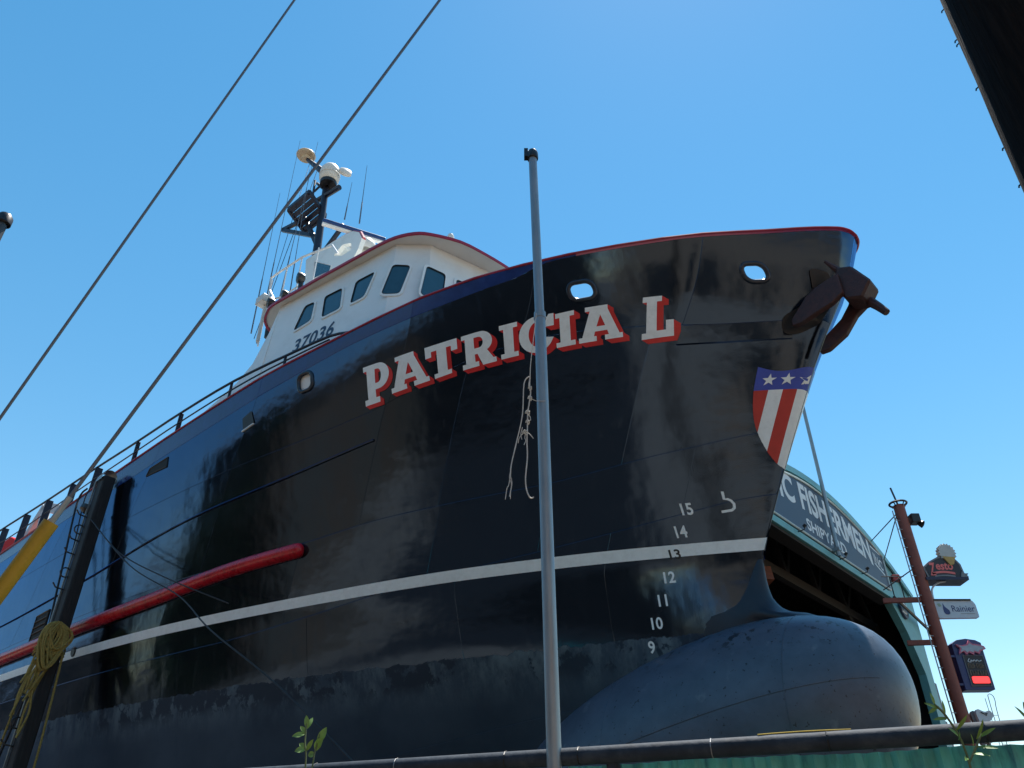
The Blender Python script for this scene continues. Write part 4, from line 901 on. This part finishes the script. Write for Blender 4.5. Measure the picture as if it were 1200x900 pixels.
# plain white sign
z2, RL = rel_thing('bank_sign', 'white flat sign with blue drop emblem below the ice cream sign', 'sign', (13.6, YS, 9.0))
pn = round_poly([(12.98, 9.44), (14.16, 9.46), (14.24, 9.33), (14.24, 8.92), (13.0, 8.90)], .05)
flat(pn, YS-.06, .14, 'panel', mat('panel_pale', (.52, .57, .62), .4, var=.06), z2, RL); MB().box((12.95, YS-.1, 9.44), (14.12, YS+.1, 9.485)).build('top_bar', BLACK, z2, rel=RL)
BLUE = mat('drop_blue', (.03, .05, .16), .4)
sign_text('Rainier', 13.47, 9.10, .70, .19, YS-.066, BLUE, z2, RL, .004)
sign_text('INVESTMENT', 13.68, 9.02, .44, .045, YS-.066, MATS['sign_grey'], z2, RL, 0) if False else None
MB().add([(13.7, YS-.066, 9.03), (14.14, YS-.066, 9.03), (14.14, YS-.066, 9.045), (13.7, YS-.066, 9.045)], [(0, 1, 2, 3)]).build('small_print', MATS['sign_grey'], z2, rel=RL)
flat([(13.23, 9.36), (13.27, 9.25), (13.38, 9.14), (13.39, 9.05), (13.33, 9.01), (13.24, 9.02), (13.2, 9.1), (13.21, 9.22)], YS-.07, .005, 'drop', BLUE, z2, RL)
flat([(13.05, 9.34), (13.14, 9.36), (13.18, 9.27), (13.1, 9.25)], YS-.07, .005, 'leaf_mark', mat('mark_green', (.30, .38, .28), .5), z2, RL)
# fish sign
z3, RL = rel_thing('fish_sign', 'tall blue-black neon cabinet sign topped by a pink-edged fish', 'sign', (13.6, YS, 6.8))
cab = [(13.16, 6.82), (14.02, 6.83), (14.03, 8.17), (13.88, 8.25), (13.6, 8.29), (13.32, 8.25), (13.14, 8.14)]
CABB = mat('cabinet_blue', (.030, .045, .14), .4, var=.2)
flat(cab, YS-.05, .4, 'cabinet', CABB, z3, RL, .01); flat([(13.36, 6.92), (13.94, 6.93), (13.94, 7.79), (13.36, 7.79)], YS-.065, .01, 'face', DARK, z3, RL)
MB().tube([(13.36, YS-.07, 6.92), (13.36, YS-.07, 7.79), (13.94, YS-.07, 7.79), (13.94, YS-.07, 6.93), (13.36, YS-.07, 6.92)], .012, 5).build('face_trim', GREYE, z3, rel=RL)
fo = [(13.22, 8.10), (13.32, 7.99), (13.25, 7.82), (13.40, 7.90), (13.47, 7.80), (13.55, 7.87), (13.68, 7.80), (13.72, 7.88), (13.86, 7.82), (13.90, 7.90), (14.08, 7.97), (14.05, 8.05), (13.90, 8.10), (13.72, 8.12), (13.64, 8.22), (13.57, 8.12), (13.40, 8.07)]
flat(fo, YS-.12, .06, 'fish_edge', mat('fish_pink', (.60, .16, .24), .5), z3, RL); flat([(13.65+(x-13.65)*.86, 7.985+(z-7.985)*.66) for x, z in fo], YS-.13, .01, 'fish_body', mat('fish_grey', (.40, .44, .48), .5, var=.15), z3, RL)
MB().tube(catmull([(13.52, YS-.075, 7.70), (13.46, YS-.075, 7.62), (13.54, YS-.075, 7.60), (13.56, YS-.075, 7.66), (13.6, YS-.075, 7.62), (13.65, YS-.075, 7.66), (13.69, YS-.075, 7.62), (13.74, YS-.075, 7.66), (13.78, YS-.075, 7.62), (13.86, YS-.075, 7.65)], 4), .013, 5).build('script_tube', SIGNW, z3, rel=RL)
TAN = mat('tube_tan', (.24, .18, .12), .6, var=.3)
for row, z in ((0, 7.43), (1, 7.23)):
    for k in range(6 if row == 0 else 7):
        x = 13.43+.075*k*(1.1 if row == 0 else 1); mb = MB(); mb.tube([(x, YS-.075, z), (x, YS-.075, z+.12)], .013, 5)
        mb.tube([(x, YS-.075, z+(.12, .0, .06)[k % 3]), (x+.045, YS-.075, z+(.12, .0, .06)[k % 3]), (x+.045, YS-.075, z+(.0, .12, .06)[(k+row) % 3])], .011, 5); mb.build('tube_letter', TAN, z3, rel=RL)
flat(round_poly([(13.43, 7.0), (13.92, 7.0), (13.92, 7.19), (13.43, 7.19)], .04), YS-.085, .02, 'red_neon', emit('neon_bright', (.95, .05, .05), .9), z3, RL)
MB().beam((12.9, YS, 7.78), (13.2, YS, 7.78), .06, .06).beam((12.9, YS, 6.98), (13.2, YS, 6.98), .06, .06).build('bracket', CABB, z3, rel=RL)
# white lobed sign low at the fence
z4, RL = rel_thing('lobed_sign', 'small white lobed sign with black tick just above the fence rail', 'sign', (13.5, YS, 5.5))
hp = round_poly([(13.24, 6.22), (13.32, 6.31), (13.50, 6.22), (13.66, 6.27), (13.74, 6.14), (13.66, 6.04), (13.52, 5.93), (13.46, 5.4), (13.3, 5.4), (13.28, 5.9)], .05)
flat(hp, YS-.05, .12, 'panel', mat('panel_white', (.62, .63, .64), .5, var=.06), z4, RL, .01); flat([(x-.09, z-.02) for x, z in hp], YS+.08, .12, 'back_panel', GREYE, z4, RL)
MB().tube([(13.38, YS-.065, 6.21), (13.48, YS-.065, 6.16), (13.56, YS-.065, 6.19), (13.5, YS-.065, 6.12)], .014, 5).build('tick', BLACK, z4, rel=RL)
MB().tube([(13.42, YS+.1, 0), (13.42, YS+.1, 5.6)], .06, 8).build('post', GREYE, z4, rel=RL)
z5, RL = rel_thing('ladder_hoop', 'thin looped ladder rails standing beyond the fence at right', 'ladder', (14.6, YS+1.5, 0))
lx = lambda p: (p[0]*1.0625, YS+1.5, (p[1]-1.6)*1.0625+1.6)
r1 = MB().tube(catmull([lx((13.86, 3.0)), lx((13.88, 5.96)), lx((13.93, 6.55)), lx((13.88, 6.70)), lx((13.78, 6.70)), lx((13.76, 6.5)), lx((13.75, 5.98)), lx((13.74, 3.0))], 5), .012, 5).build('rail', MATS['ladder_grey'], z5, rel=RL)
MB().tube([lx((13.66, 6.6)), lx((13.68, 3.0))], .01, 5).build('rail', MATS['ladder_grey'], z5, rel=RL)
for k in range(9): MB().tube([lx((13.745, 3.1+.38*k)), lx((13.87, 3.1+.38*k))], .009, 5).build('rung', MATS['ladder_grey'], r1, rel=RL)

# ------------------------------------------------------------------ dock piling with its ropes
PB = Vector((W(12.87, 4.58, 0).x, W(12.87, 4.58, 0).y, 0))
pil, RL = rel_thing('dock_piling', 'dark vertical steel and timber dock piling with hooks standing close to the hull', 'piling', tuple(PB))
zt = 7.72+ZK; L_ = lambda s, b, z: Vector(SL(0, 0, 0))
def PW(s, b, z): return W(12.87+s, 4.58+b, z)
mb = MB()
mb.prism([PW(-.17, -.13, LZ), PW(.17, -.13, LZ), PW(.17, .13, LZ), PW(-.17, .13, LZ)], (0, 0, zt-.02))
mb.build('post', TIMBER, pil, bevel=.03, rel=RL)
MB().prism([PW(.14, .135, LZ), PW(.20, .135, LZ), PW(.20, .165, LZ), PW(.14, .165, LZ)], (0, 0, zt-.1)).build('steel_edge', mat('edge_steel', (.16, .17, .17), .5, metal=.3, var=.4, dirt=(.08, .05, .03), damt=.7), pil, rel=RL)
a_ = [PW(-.16, .17*cos(t), 7.60+.24*sin(t)) for t in [pi*k/12 for k in range(13)]]; b__ = [p+AV*.32 for p in a_]
MB().add(a_+b__, [(i, i+1, 14+i, 13+i) for i in range(12)]).build('top_hoop', mat('hoop_steel', (.30, .31, .31), .45, metal=.4, var=.3), pil, rel=RL, smooth=True)
for k, z in enumerate((6.75, 6.45, 6.2, 5.9, 5.5, 5.15, 3.2, 2.6, 2.2)):
    if k % 3 == 1: pts = [PW(.1, .20+.10*cos(t), z+.1*sin(t)) for t in [2*pi*j/10 for j in range(12)]]
    else: pts = [PW(.1, .1, z), PW(.1, .30, z+.02), PW(.1, .37, z+.10)]
    MB().tube(pts, .016, 5, caps=False).build('hook', BLACK, pil, rel=RL)
MB().lathe([(.05, -.1), (.16, -.04), (.17, .05), (.06, .1)], PW(.30, .1, 7.0), 10, (.3, .2, 1)).build('shackle_block', BLACK, pil, rel=RL)
rope, RL = rel_thing('rope_coil', 'yellow-brown rope bundle hanging on the dark dock piling', 'rope', tuple(PW(.05, .3, 2.5)))
rr2 = random.Random(3)
for k in range(17):
    b0 = rr2.uniform(-.02, .22); L0_ = rr2.uniform(.5, .95); wd = rr2.uniform(.08, .22); f_ = -.2-.07*rr2.random()
    pts = [PW(f_, b0*.5+.1, 4.42), PW(f_-.03, b0-wd*.8, 4.28), PW(f_-.04, b0-wd, 4.42-L0_*.55), PW(f_-.05, b0+.02, 4.42-L0_), PW(f_-.04, b0+wd, 4.42-L0_*.5), PW(f_-.02, b0+wd*.7, 4.3), PW(f_, b0*.5+.1, 4.41)]
    MB().tube(catmull(pts, 5), .022, 6).build('loop', ROPEY, rope, smooth=True, rel=RL)
for k in range(15):
    b0 = rr2.uniform(.02, .34); z0 = rr2.uniform(3.3, 4.1); l1 = rr2.uniform(.6, 1.4); f_ = -.2-.06*rr2.random()
    pts = [PW(f_, b0-.05, z0), PW(f_, b0+.04+rr2.uniform(-.05, .06), z0-l1*.33), PW(f_, b0+.08+rr2.uniform(-.07, .07), z0-l1*.66), PW(f_, b0+.12+rr2.uniform(-.05, .09), z0-l1)]
    MB().tube(catmull(pts, 5), .02, 6).build('strand', ROPEY, rope, smooth=True, rel=RL)
for k in range(3):
    pts = [PW(.25*cos(t), .06+.27*sin(t), 3.95-.06*k+.02*cos(3*t)) for t in [2*pi*j/14 for j in range(16)]]; MB().tube(pts, .02, 6, caps=False).build('lashing', ROPEY, rope, smooth=True, rel=RL)
MB().tube(catmull([PW(-.22, -.12, 3.9), PW(-.26, -.17, 2.8), PW(-.30, -.2, 1.5), PW(-.34, -.2, LZ+.6)], 6), .021, 6).build('hanging_end', ROPEY, rope, smooth=True, rel=RL)
MB().tube(catmull([PW(.15, .3, 2.9), PW(.27, .3, 2.2), PW(.3, .3, 1.2), PW(.3, .3, LZ+.5)], 6), .02, 6).build('hanging_end', ROPEY, rope, smooth=True, rel=RL)
def cable(name, label, pts, r, m, n=8):
    c_ = Vector(pts[0]); o = MB().tube(catmull(pts, n), r, 6).build(name, m, smooth=True, rel=c_); o.location = c_; return tag(o, label, 'rope' if 'rope' in name else 'cable')
cable('mooring_cable', 'dark cable sagging from the piling down across red fender and stripe', [W(12.7, 4.7, 6.62), W(10.2, 4.62, 5.0), W(8.3, 4.45, 4.05), W(5.9, 5.0, 2.9), W(3.95, 5.0, 1.85), W(1.6, 5.0, .4)], .011, ROPED)
cable('mooring_cable', 'second dark cable ending on the red fender right of the piling', [W(12.7, 4.66, 6.60), W(11.2, 4.5, 5.55), W(9.6, 4.2, 4.75), W(7.9, 3.75, 4.0)], .012, ROPED)
cable('hanging_rope', 'dark rope from rail hanging left of the piling, nearer the piling', [W(13.75, 4.5, 7.95), W(13.82, 4.6, 7.5), W(13.5, 4.6, 6.0), W(13.3, 4.6, 3.5), W(13.9, 4.6, 2.3), W(14.2, 4.6, 1.0)], .014, ROPED)
cable('hanging_rope', 'dark rope from rail hanging down, left one of the pair', [W(14.2, 4.5, 7.92), W(14.24, 4.6, 7.5), W(13.75, 4.6, 5.56), W(13.4, 4.6, 3.8), W(13.9, 4.6, 2.15), W(14.3, 4.6, .9)], .022, ROPED)

# ------------------------------------------------------------------ fence, poles, guy wires
FA = Vector((-4.6, 5.33, 0)); FB = Vector((4.2, 1.945, 0)); fd = (FB-FA).normalized(); fn = Vector((fd.y, -fd.x, 0))   # fn points at the camera
fence, RL = rel_thing('fence', 'teal corrugated sheet fence with dark pipe top rail along the bottom', 'fence', (0, 3.56, 0))
zr = 2.10
mb = MB(); n = 60; rnd = random.Random(5)
MB().tube([FA+Vector((0, 0, zr)), FB+Vector((0, 0, zr))], .0335, 14).build('top_rail', RAILM, fence, smooth=True, rel=RL)
flen = (FB-FA).length
for k in range(20):
    t = (k+.3+.4*rnd.random())*.46
    if t < flen-.1:
        p = FA+fd*t+Vector((0, 0, zr)); mm = BLACK if k % 3 else mat('tie_wire', (.3, .3, .3), .4, metal=.5)
        ringp = [p+(fn*cos(a)+Vector((0, 0, 1))*sin(a))*.0345 for a in [2*pi*j/12 for j in range(14)]]
        MB().tube(ringp, .0028 if k % 3 else .002, 5, caps=False).build('tie', mm, fence, rel=RL)
w_ = .86; k = 0
while k*w_ < flen-.1:
    a0 = k*w_; a1 = min(flen, a0+w_+.03); V_ = []; m = 44
    for i in range(m+1):
        x = lerp(a0, a1, i/m); dn_ = .012*sin(2*pi*x/.072)+.003*sin(x*3.1)+(k % 2)*.004
        zt_ = zr-.026-.007*abs(sin(x*5.3+1.3*k))-.005*(k % 3)
        for z in (0.06, .7, 1.4, 1.9, zt_): V_.append(FA+fd*x-fn*(.045+dn_)+Vector((0, 0, z)))
    MB().add(V_, [(i*5+j, (i+1)*5+j, (i+1)*5+j+1, i*5+j+1) for i in range(m) for j in range(4)]).build('sheet', FTEAL, fence, smooth=True, rel=RL); k += 1
for t in (.4, 2.9, 5.35, 7.6, 9.2):
    if t < flen: p = FA+fd*t-fn*.02; MB().tube([p, p+Vector((0, 0, zr-.03))], .028, 10).build('post', RAILM, fence, smooth=True, rel=RL)
MB().beam(FA+Vector((0, 0, .35))-fn*.02, FB+Vector((0, 0, .35))-fn*.02, .04, .06).build('bottom_rail', RAILM, fence, rel=RL)

PX, PY = .164, 3.50
pole, RL = rel_thing('fence_pole', 'tall thin galvanised pipe pole in front of the hull', 'pole', (PX, PY, 0))
MB().tube([(PX+.012, PY-.035, 0), (PX+.005, PY-.03, 2.1), (PX-.008, PY-.03, 4.35)], .031, 18).build('lower_pipe', GALV, pole, smooth=True, rel=RL)
MB().tube([(PX-.008, PY-.03, 4.30), (PX-.03, PY-.03, 5.70)], .0265, 18).build('upper_pipe', GALV, pole, smooth=True, rel=RL)
MB().lathe([(.031, -.03), (.0345, -.028), (.0345, -.012), (.032, -.01), (.0335, 0), (.0335, .014), (.027, .018)], (PX-.008, PY-.03, 4.36), 18).build('collar', GALV, pole, smooth=True, rel=RL)
MB().lathe([(.035, -.05), (.037, -.045), (.037, .0), (.030, .022), (.001, .03)], (PX-.03, PY-.03, 5.70), 16).box((PX-.085, PY-.05, 5.66), (PX-.06, PY-.01, 5.735)).box((PX-.07, PY-.04, 5.68), (PX-.03, PY-.02, 5.70)).build('cap', BLACK, pole, smooth=True, rel=RL)
# frayed white line tied to the pole
def RP(x, y):        # drawn in the plane just in front of the pole, x right, y up
    return Vector((PX+x, PY-.085, y))
rp2, RL = rel_thing('hanging_line', 'frayed white cord tied to the galvanised pole, knotted ends dangling', 'rope', (PX, PY-.08, 3.0))
def cordp(pts, r, name='cord', n=6): MB().tube(catmull([RP(*p) for p in pts], n), r, 6).build(name, ROPEW, rp2, smooth=True, rel=RL)
cordp([(-.03, 4.33), (-.038, 4.244), (-.064, 4.005), (-.07, 3.898), (-.072, 3.82)], .0026)
cordp([(-.070, 3.898), (-.078, 3.905), (-.102, 3.858), (-.112, 3.669), (-.147, 3.49), (-.168, 3.386), (-.172, 3.316)], .0032)
cordp([(-.07, 3.896), (-.076, 3.85), (-.068, 3.806), (-.083, 3.694), (-.087, 3.597), (-.09, 3.523), (-.089, 3.43), (-.099, 3.316), (-.093, 3.25), (-.078, 3.215), (-.067, 3.213), (-.062, 3.218)], .0036)
for (x, y, s_) in ((-.071, 3.837, .008), (-.073, 3.774, .010), (-.086, 3.687, .011), (-.086, 3.632, .009), (-.099, 3.572, .013)):
    pts = [RP(x+s_*sin(t), y+s_*.7*cos(t)+.005*sin(2*t)) for t in [k*.6 for k in range(22)]]
    pts = [p+Vector((0, .006*cos(1.7*i), .005*(i-11)/11)) for i, p in enumerate(pts)]; MB().tube(pts, .0026, 5).build('knot', ROPEW, rp2, smooth=True, rel=RL)
for e in ([(-.1, 3.572), (-.118, 3.555), (-.13, 3.533), (-.134, 3.510)], [(-.096, 3.572), (-.080, 3.565), (-.066, 3.548), (-.058, 3.536)], [(-.096, 3.567), (-.100, 3.54), (-.096, 3.523), (-.105, 3.500)], [(-.086, 3.68), (-.072, 3.66), (-.070, 3.64)],
          [(-.172, 3.33), (-.180, 3.28), (-.188, 3.262), (-.196, 3.205)], [(-.172, 3.33), (-.164, 3.29), (-.170, 3.25), (-.172, 3.208)], [(-.170, 3.36), (-.176, 3.32), (-.167, 3.28), (-.176, 3.22)], [(-.112, 3.60), (-.12, 3.56), (-.115, 3.53)]):
    cordp(e, .0022, 'frayed_end', 5)
MB().tube([RP(-.073, 3.774), (PX-.04, PY-.06, 3.772), (PX+.01, PY-.066, 3.768)], .0018, 5).build('tie', ROPEW, rp2, rel=RL)
# second pole at the left edge
q2 = Vector((-4.06, 4.53, 0)); pole2, RL = rel_thing('fence_pole', 'dark pipe pole with cap and side arm cut by the left edge', 'pole', tuple(q2))
MB().tube([q2, q2+Vector((0, 0, 6.15))], .040, 16).build('pipe', mat('pole_dark', (.05, .06, .065), .45, metal=.3, var=.3), pole2, smooth=True, rel=RL)
MB().lathe([(.05, -.05), (.062, -.04), (.062, .02), (.045, .05), (.001, .06)], q2+Vector((0, 0, 6.17)), 16).build('cap', BLACK, pole2, smooth=True, rel=RL)
MB().tube([q2+Vector((0, 0, 6.16)), q2+Vector((-.5, .12, 6.20))], .04, 10).build('side_arm', BLACK, pole2, smooth=True, rel=RL)

# utility pole at the right edge and the guy wires it holds
az = radians(47.4); rc = 2.5; c0 = Vector((sin(az)*rc, cos(az)*rc, 0)); ln = Vector((cos(az), -sin(az), 0))*.036
UPp = lambda z: c0+ln*(z-3.56)+Vector((0, 0, z))
up_, RL = rel_thing('utility_pole', 'near-black weathered timber pole leaning across the upper right corner', 'pole', tuple(UPp(0)))
mb = MB(); rnd = random.Random(9); V_ = []; n = 28; zs = [0, 1, 2, 2.5, 3, 3.3, 3.6, 3.9, 4.2, 4.5, 4.8, 5.2, 6, 8, 11, 14, 16.5]
for z in zs:
    for k in range(n): a = 2*pi*k/n; r = .20-.0035*(z-3.5)+rnd.uniform(-.0022, .0022)+.0025*sin(5*a+z); V_.append(UPp(z)+Vector((cos(a)*r, sin(a)*r, 0)))
mb.add(V_, [(i*n+k, i*n+(k+1) % n, (i+1)*n+(k+1) % n, (i+1)*n+k) for i in range(len(zs)-1) for k in range(n)]+[tuple((len(zs)-1)*n+k for k in range(n))]); mb.build('shaft', WOODD, up_, smooth=True, rel=RL)
lft = Vector((-cos(az), sin(az), 0))
for z in (3.62, 3.80, 4.12, 4.38, 4.405, 4.60, 2.9, 5.1):
    p = UPp(z)+lft*.195; MB().tube([p, p+lft*.010+Vector((0, 0, -.003)), p+lft*.012+Vector((0, 0, -.010))], .003, 5).build('staple', BLACK, up_, rel=RL)
def guy(name, label, a, b, r, guard=None):
    a = Vector(a); b = Vector(b); d = (b-a); base = a-d*(a.z/d.z); t = thing(name, label, 'cable', tuple(base), 0, 'guy wires of the utility pole')
    MB().tube([base, b], r, 8).build('strand', GALVD, t, smooth=True, rel=base)
    if guard:
        pt = a; dn_ = d.normalized(); MB().tube([pt, pt-dn_*2.35], .027, 16).build('guard_sleeve', YELLOW, t, smooth=True, rel=base)
        MB().tube([pt+dn_*.10, pt-dn_*.05], .011, 8).build('clamp', GALV, t, rel=base)
    return t
GALVD = mat('guy_steel', (.11, .13, .16), .45, metal=.4, var=.15)
guy('guy_wire', 'grey guy wire with yellow guard sleeve running down to lower left', (-1.578, 2.513, 2.695), (1.86, 1.80, 10.47), .0068, True)
guy('guy_wire', 'thinner upper left guy wire without guard sleeve', (-2.078, 2.745, 3.25), (1.93, 1.775, 16.0), .0062)

# ------------------------------------------------------------------ weeds at the fence
def leaf(mb, base, tip, w, curl=.2):
    b_ = Vector(base); t = Vector(tip); d = t-b_; l = d.length; sidev = d.cross(Vector((.2, -1, .3))).normalized()*w; nrm_ = sidev.cross(d).normalized()
    V_ = []
    for k in range(7):
        f = k/6; ww = sin(pi*min(1, f*.93+.06))**.8; c_ = b_+d*f-nrm_*curl*l*(f-.5)**2; V_ += [c_-sidev*ww+nrm_*.12*w*ww, c_-nrm_*.1*w, c_+sidev*ww+nrm_*.12*w*ww]
    mb.add(V_, [(3*k+j, 3*k+j+1, 3*k+4+j, 3*k+3+j) for k in range(6) for j in range(2)])
def weed(label, stems, leaves, loc):
    t, RL_ = rel_thing('weed', label, 'plant', loc)
    for s_ in stems: MB().tube(catmull(s_, 4), [.004]*(4*(len(s_)-1))+[.002], 5).build('stem', STEMM, t, smooth=True, rel=RL_)
    for (b_, e, w) in leaves:
        mb = MB(); leaf(mb, b_, e, w); mb.build('leaf', LEAF, t, smooth=True, rel=RL_)
X0, Y0 = -.88, 3.72
L3d = lambda x, z, y=0: (X0+x, Y0+y, 2.10+z)
weed('small leafy weed with pale green leaves sprouting above the fence rail', [[L3d(.0, -.35), L3d(-.005, .0), L3d(-.02, .09), L3d(-.025, .17)], [L3d(.01, -.3), L3d(.025, .0), L3d(.028, .06), L3d(.04, .13)]],
     [(L3d(-.025, .13), L3d(-.075, .115, -.02), .012), (L3d(-.02, .15), L3d(-.03, .205), .011), (L3d(-.02, .15), L3d(-.005, .20, .02), .010), (L3d(-.02, .13), L3d(-.05, .16), .010), (L3d(-.012, .07), L3d(-.055, .055, -.02), .014), (L3d(-.012, .07), L3d(-.045, .09), .012),
      (L3d(-.01, .06), L3d(.02, .10, -.03), .010), (L3d(.035, .09), L3d(.065, .155), .016), (L3d(.03, .08), L3d(.06, .105, -.02), .016), (L3d(.03, .06), L3d(.045, .115), .016), (L3d(.026, .05), L3d(-.0, .04), .014)], L3d(0, -2.1))
X0, Y0 = 1.50, 2.90
weed('feathery green weed climbing over the fence rail at right', [[L3d(.02, -.4), L3d(.03, -.08), L3d(.005, .03), L3d(-.03, .085)], [L3d(.03, -.1), L3d(.07, -.05), L3d(.10, -.01)]],
     [(L3d(.025, -.02), L3d(-.03, .0, -.05), .007), (L3d(.0, .04), L3d(-.05, .035), .006), (L3d(-.005, .045), L3d(.0, .10), .005), (L3d(-.02, .07), L3d(-.065, .09), .006), (L3d(-.03, .08), L3d(-.035, .125), .006), (L3d(-.025, .075), L3d(-.06, .055), .006), (L3d(.02, .0), L3d(.045, .04, -.05), .006),
      (L3d(.02, -.03), L3d(.0, -.005, -.06), .007), (L3d(.06, -.06), L3d(.04, -.02, -.05), .006), (L3d(.07, -.05), L3d(.12, -.06, -.04), .006), (L3d(.08, -.03), L3d(.095, .025, -.05), .006), (L3d(.09, -.02), L3d(.125, .0, -.05), .006), (L3d(.05, -.07), L3d(.08, -.085, -.05), .007), (L3d(.03, -.08), L3d(-.01, -.10, -.06), .007)], L3d(0, -2.1))
X0, Y0 = 1.80, 2.93
weed('tip of leafy weed at the far right edge above the rail', [[L3d(.0, -.4), L3d(.0, .0), L3d(-.005, .06)]], [(L3d(0, .03), L3d(-.035, .085), .007), (L3d(0, .04), L3d(.0, .10), .012), (L3d(0, .0), L3d(-.025, .035, -.04), .012), (L3d(0, .02), L3d(.03, .06), .012)], L3d(0, -2.1))
cable('yellow_rope', 'thin yellow rope lying on the dark fence rail below the bulb', [FA+fd*5.92+Vector((0, 0, zr+.036))+fn*.01, FA+fd*6.0+Vector((0, 0, zr+.039)), FA+fd*6.12+Vector((0, 0, zr+.038))+fn*.006, FA+fd*6.25+Vector((0, 0, zr+.036))], .0026, mat('rope_bright', (.6, .42, .05), .7))

# ------------------------------------------------------------------ across the yard, behind the camera (buildings added to be mirrored in the hull)
def shed_box(name, label, p, q, depth, h, m, mr, doors=0, md=None):
    p = Vector((p[0], p[1], 0)); q = Vector((q[0], q[1], 0)); d = (q-p).normalized(); nrm_ = Vector((d.y, -d.x, 0)); c_ = (p+q)/2
    if (Vector((0, 11, 0))-c_).dot(nrm_) > 0: nrm_ = -nrm_
    t, R_ = rel_thing(name, label, 'building', tuple(c_)); ln_ = (q-p).length
    MB().prism([p, q, q+nrm_*depth, p+nrm_*depth], (0, 0, h)).build('wall', m, t, rel=R_)
    e = .5; MB().prism([p-d*e-nrm_*e+Vector((0, 0, h)), p-d*e+nrm_*(depth/2)+Vector((0, 0, h+depth*.2)), p-d*e+nrm_*(depth+e)+Vector((0, 0, h))], d*(ln_+2*e)).build('roof', mr, t, rel=R_)
    for k in range(doors):
        a_ = p+d*(ln_*(k+.25)/doors)-nrm_*.04; b_ = p+d*(ln_*(k+.75)/doors)-nrm_*.04
        MB().prism([a_, b_, b_+Vector((0, 0, h*.6)), a_+Vector((0, 0, h*.6))], nrm_*.1).build('door', md, t, rel=R_)
    return t
DKW = mat('dark_boards', (.020, .018, .017), .8, var=.4); BRW = mat('brown_boards', (.42, .24, .14), .8, var=.25, vscale=1); GRW = mat('roof_grey', (.10, .10, .10), .7)
shed_box('added_building', 'added dark boarded building behind the viewer, for the hull reflection', (-31, -9.5), (-9.0, -21), 12, 16, DKW, GRW, 3, mat('door_black', (.01, .01, .01), .6))
shed_box('added_building', 'added low brown building across the yard to the left, for the hull reflection', (-40, 2.8), (-40, -24), 9, 16, BRW, mat('roof_brown', (.16, .10, .07), .8), 4, mat('door_tan', (.34, .27, .19), .7))
shed_box('added_building', 'added tan block building behind the viewer to the right, for the hull reflection', (-8.5, -27), (44, -24), 12, 17, mat('tan_wall', (.50, .30, .18), .8, var=.2), GRW, 5, mat('door_dark', (.05, .045, .04), .6))
shed_box('added_building', 'added tall near-black boat shed left of the brown building, for the hull reflection', (-41, 13.2), (-41, 3.2), 14, 17.5, mat('tar_boards', (.014, .015, .014), .8, var=.4), GRW)
shed_box('added_building', 'added long low grey-brown building far to the left, for the hull reflection', (-60, 88), (-60, 15), 12, 12.5, mat('drab_boards', (.14, .10, .075), .8, var=.3), GRW, 6, DKW)
def tree(name, label, loc, h, r, seed, first=None):
    t, R_ = rel_thing(name, label, 'tree', loc, 'trees across the yard'); rt = random.Random(seed); b_ = Vector(loc)
    mb = MB(); mb.tube([b_, b_+Vector((.1, .1, h*.4)), b_+Vector((0, 0, h*.9))], [.38, .26, .05], 8)
    for k in range(9):
        a_ = rt.uniform(0, 6.28); z = h*rt.uniform(.25, .75); mb.tube([b_+Vector((0, 0, z)), b_+Vector((cos(a_)*r*.7, sin(a_)*r*.7, z+r*.4))], [.1, .03], 5)
    mb.build('trunk', mat('bark', (.06, .045, .035), .9), t, rel=R_)
    mb = MB(); cl = []
    for k in range(46):
        z = rt.uniform(.16, 1.0); rad = r*(sin(pi*min(1, z*.86+.08))**.7)*rt.uniform(.35, 1.0); a_ = rt.uniform(0, 6.28); cl.append((b_+Vector((cos(a_)*rad, sin(a_)*rad, z*h)), rt.uniform(.8, 1.7)))
    for c_, cr in cl:
        for k in range(75):
            v = Vector((rt.gauss(0, 1), rt.gauss(0, 1), rt.gauss(0, .8))).normalized()*cr*rt.uniform(.4, 1); p = c_+v; u = Vector((rt.uniform(-1, 1), rt.uniform(-1, 1), rt.uniform(-1, 1))).normalized()*.2; w = u.cross(Vector((rt.uniform(-1, 1), rt.uniform(-1, 1), 1))).normalized()*.13
            mb.add([p-u, p+w, p+u, p-w], [(0, 1, 2, 3)])
    mb.build('crown', mat('foliage', (.045, .07, .022), .6, var=.4, vscale=.6), t, rel=R_)
for k, (y, h, r) in enumerate(((10.5, 12, 2.4), (6.0, 15, 2.6), (-22, 15, 4.0))):
    tree('broadleaf_tree', ('slim shorter tree in front of the near-black boat shed', 'taller tree in front of the near-black boat shed', 'broad tree standing before the brown building end')[k], (-37.5, y, 0), h, r, 20+k)
